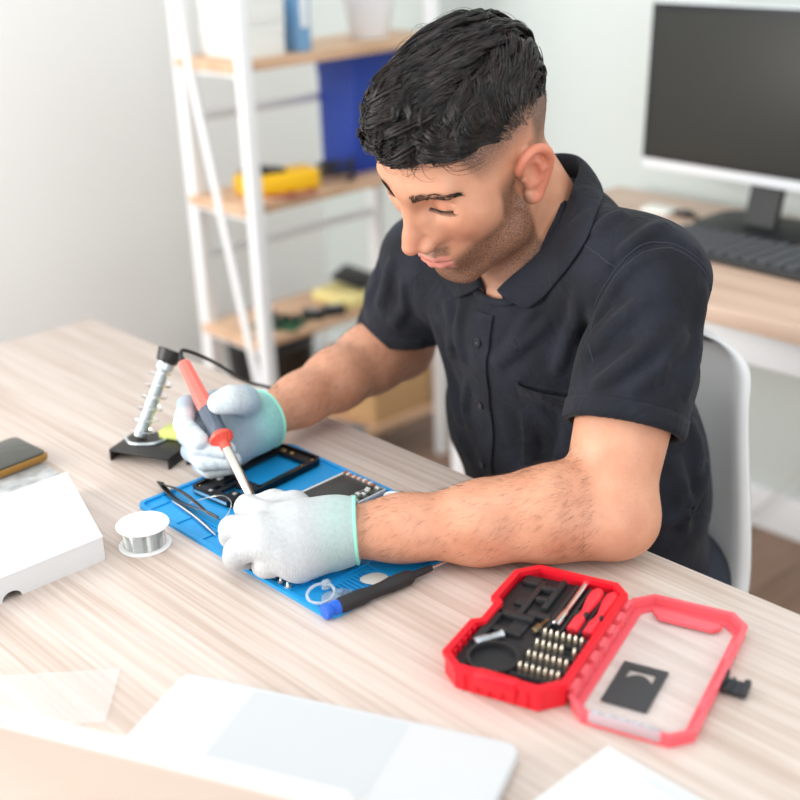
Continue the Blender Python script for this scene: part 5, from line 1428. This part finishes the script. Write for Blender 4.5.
# short dark hair on the forearms
for pa_, pb_2 in ((EL_, WL), (ER, WR)):
    ctr = np.array(lerp(pa_, pb_2, .5)); sel = np.where((np.linalg.norm(bv-ctr, axis=1) < .125) & (bv[:, 2] > .775))[0]
    ab_ = np.array((pb_2-pa_).normalized()); tpar = ((bv[sel]-np.array(pa_))@ab_); sel = sel[(tpar > .02) & (tpar < .25)]
    bvh_b = BVHTree.FromPolygons([Vector(q) for q in bv], bf.tolist()) if pa_ is EL_ else bvh_b
    ch = rng.choice(sel, 1700); pa = []; ra = []
    for i in ch:
        q = Vector(bv[i])+Vector(rng.normal(0, .002, 3)); lc, n0, _, _ = bvh_b.find_nearest(q); p0, n0 = np.array(lc), np.array(n0)
        d = ab_*.8+np.array([0, 0, -1])*.55+rng.normal(0, .25, 3); d -= n0*(d@n0-.22); d /= np.linalg.norm(d); L_ = rng.uniform(.006, .011)
        pa.append(p0+np.outer(tt, d*L_)); ra.append(.00008*(1-.6*tt))
    V_, F_ = tubes(np.array(pa), np.array(ra)); o = np_mesh('arm_hair', V_, F_, M('arm_hair', (70, 44, 30), .6), person, PO)

# ================================================================== CHAIR
ch = thing('shell_chair', 'white moulded shell chair behind the seated man', 'chair', (-.933, 1.095, -.0))
prof = [(.86, .452), (.88, .462), (.92, .458), (1.0, .446), (1.12, .440), (1.20, .448), (1.245, .475), (1.272, .53), (1.282, .60), (1.290, .68), (1.296, .75), (1.301, .805), (1.304, .833), (1.306, .843)]
prof = [(p.x, p.y) for p in catmull([Vector((a, b_, 0)) for a, b_ in prof], 4)]
vs = []; nU = 28; nVv = len(prof)
for j, (py, pz_) in enumerate(prof):
    v = j/(nVv-1); w_ = .232-.040*float(smooth01(np.float64(pz_), .5, .84))
    if v < .10: w_ *= .80+.2*math.sqrt(max(0, 1-((.10-v)/.10)**2))
    if v > .80: w_ *= max(.25, math.sqrt(max(0, 1-((v-.80)/.215)**2.6)))
    dy = prof[min(j+1, nVv-1)][0]-prof[max(j-1, 0)][0]; dz = prof[min(j+1, nVv-1)][1]-prof[max(j-1, 0)][1]; l_ = math.hypot(dy, dz); ny, nz = -dz/l_, dy/l_
    for i in range(nU+1):
        u = -1+2*i/nU; cur = .050*abs(u)**2.6*(1-.5*max(0, (v-.8)/.2)); lip = .010*max(0, abs(u)-.93)/.07
        vs.append((u*w_, py+ny*(cur-lip)-1.10, pz_+nz*(cur-lip)))
fs = [(j*(nU+1)+i, j*(nU+1)+i+1, (j+1)*(nU+1)+i+1, (j+1)*(nU+1)+i) for j in range(nVv-1) for i in range(nU)]
me = bpy.data.meshes.new('shell'); me.from_pydata(vs, [], fs)
o = link('shell', me, M('shell_white', (226, 226, 225), .35), ch, True, None); md = o.modifiers.new('thickness', 'SOLIDIFY'); md.thickness = .008; md.offset = -1
for sx in (-1, 1):
    for sy in (-1, 1):
        MB().tube([(sx*.13, -.03+sy*.12, .43), (sx*.20, -.03+sy*.20, 0)], [.016, .011], 14).build('leg', M('leg_beech', (214, 182, 144), .5), ch)
f = MB(); f.tube([(-.14, -.15, .40), (.14, .09, .40)], .006, 8); f.tube([(.14, -.15, .40), (-.14, .09, .40)], .006, 8); f.build('brace', m_metal, ch)
# ================================================================== LIGHT
w = bpy.data.worlds.new('world'); scene.world = w; w.use_nodes = True
bg = w.node_tree.nodes['Background']; bg.inputs['Color'].default_value = (.93, .97, 1.0, 1); bg.inputs['Strength'].default_value = 1.25
def area(name, loc, target, sx, sy, power, col=(1, 1, 1)):
    l = bpy.data.lights.new(name, 'AREA'); l.shape = 'RECTANGLE'; l.size = sx; l.size_y = sy; l.energy = power; l.color = col
    o = bpy.data.objects.new(name, l); COL.objects.link(o); o.location = loc
    o.rotation_euler = (Vector(target)-Vector(loc)).to_track_quat('-Z', 'Y').to_euler(); return o
area('window_light', (-2.25, -1.4, 1.55), (-.95, .8, .85), 1.8, 1.5, 78, (1, .98, .95))
area('ceiling_bounce_fill', (-.6, .2, 2.55), (-.8, .9, .8), 1.6, 1.2, 6, (1, .97, .92))  # added soft fill standing in for bounce off the ceiling
area('added_wall_fill', (1.5, -.4, 1.4), (-2.2, .9, .8), 1.6, 1.6, 18, (.96, .98, 1))  # added fill that brightens the left wall and right-hand faces, not a window
scene.view_settings.view_transform = 'Standard'; scene.view_settings.look = 'None'
scene.view_settings.gamma = 1.0; scene.view_settings.use_curve_mapping = False
scene.view_settings.exposure = 0.11
scene.cycles.transparent_max_bounces = 12
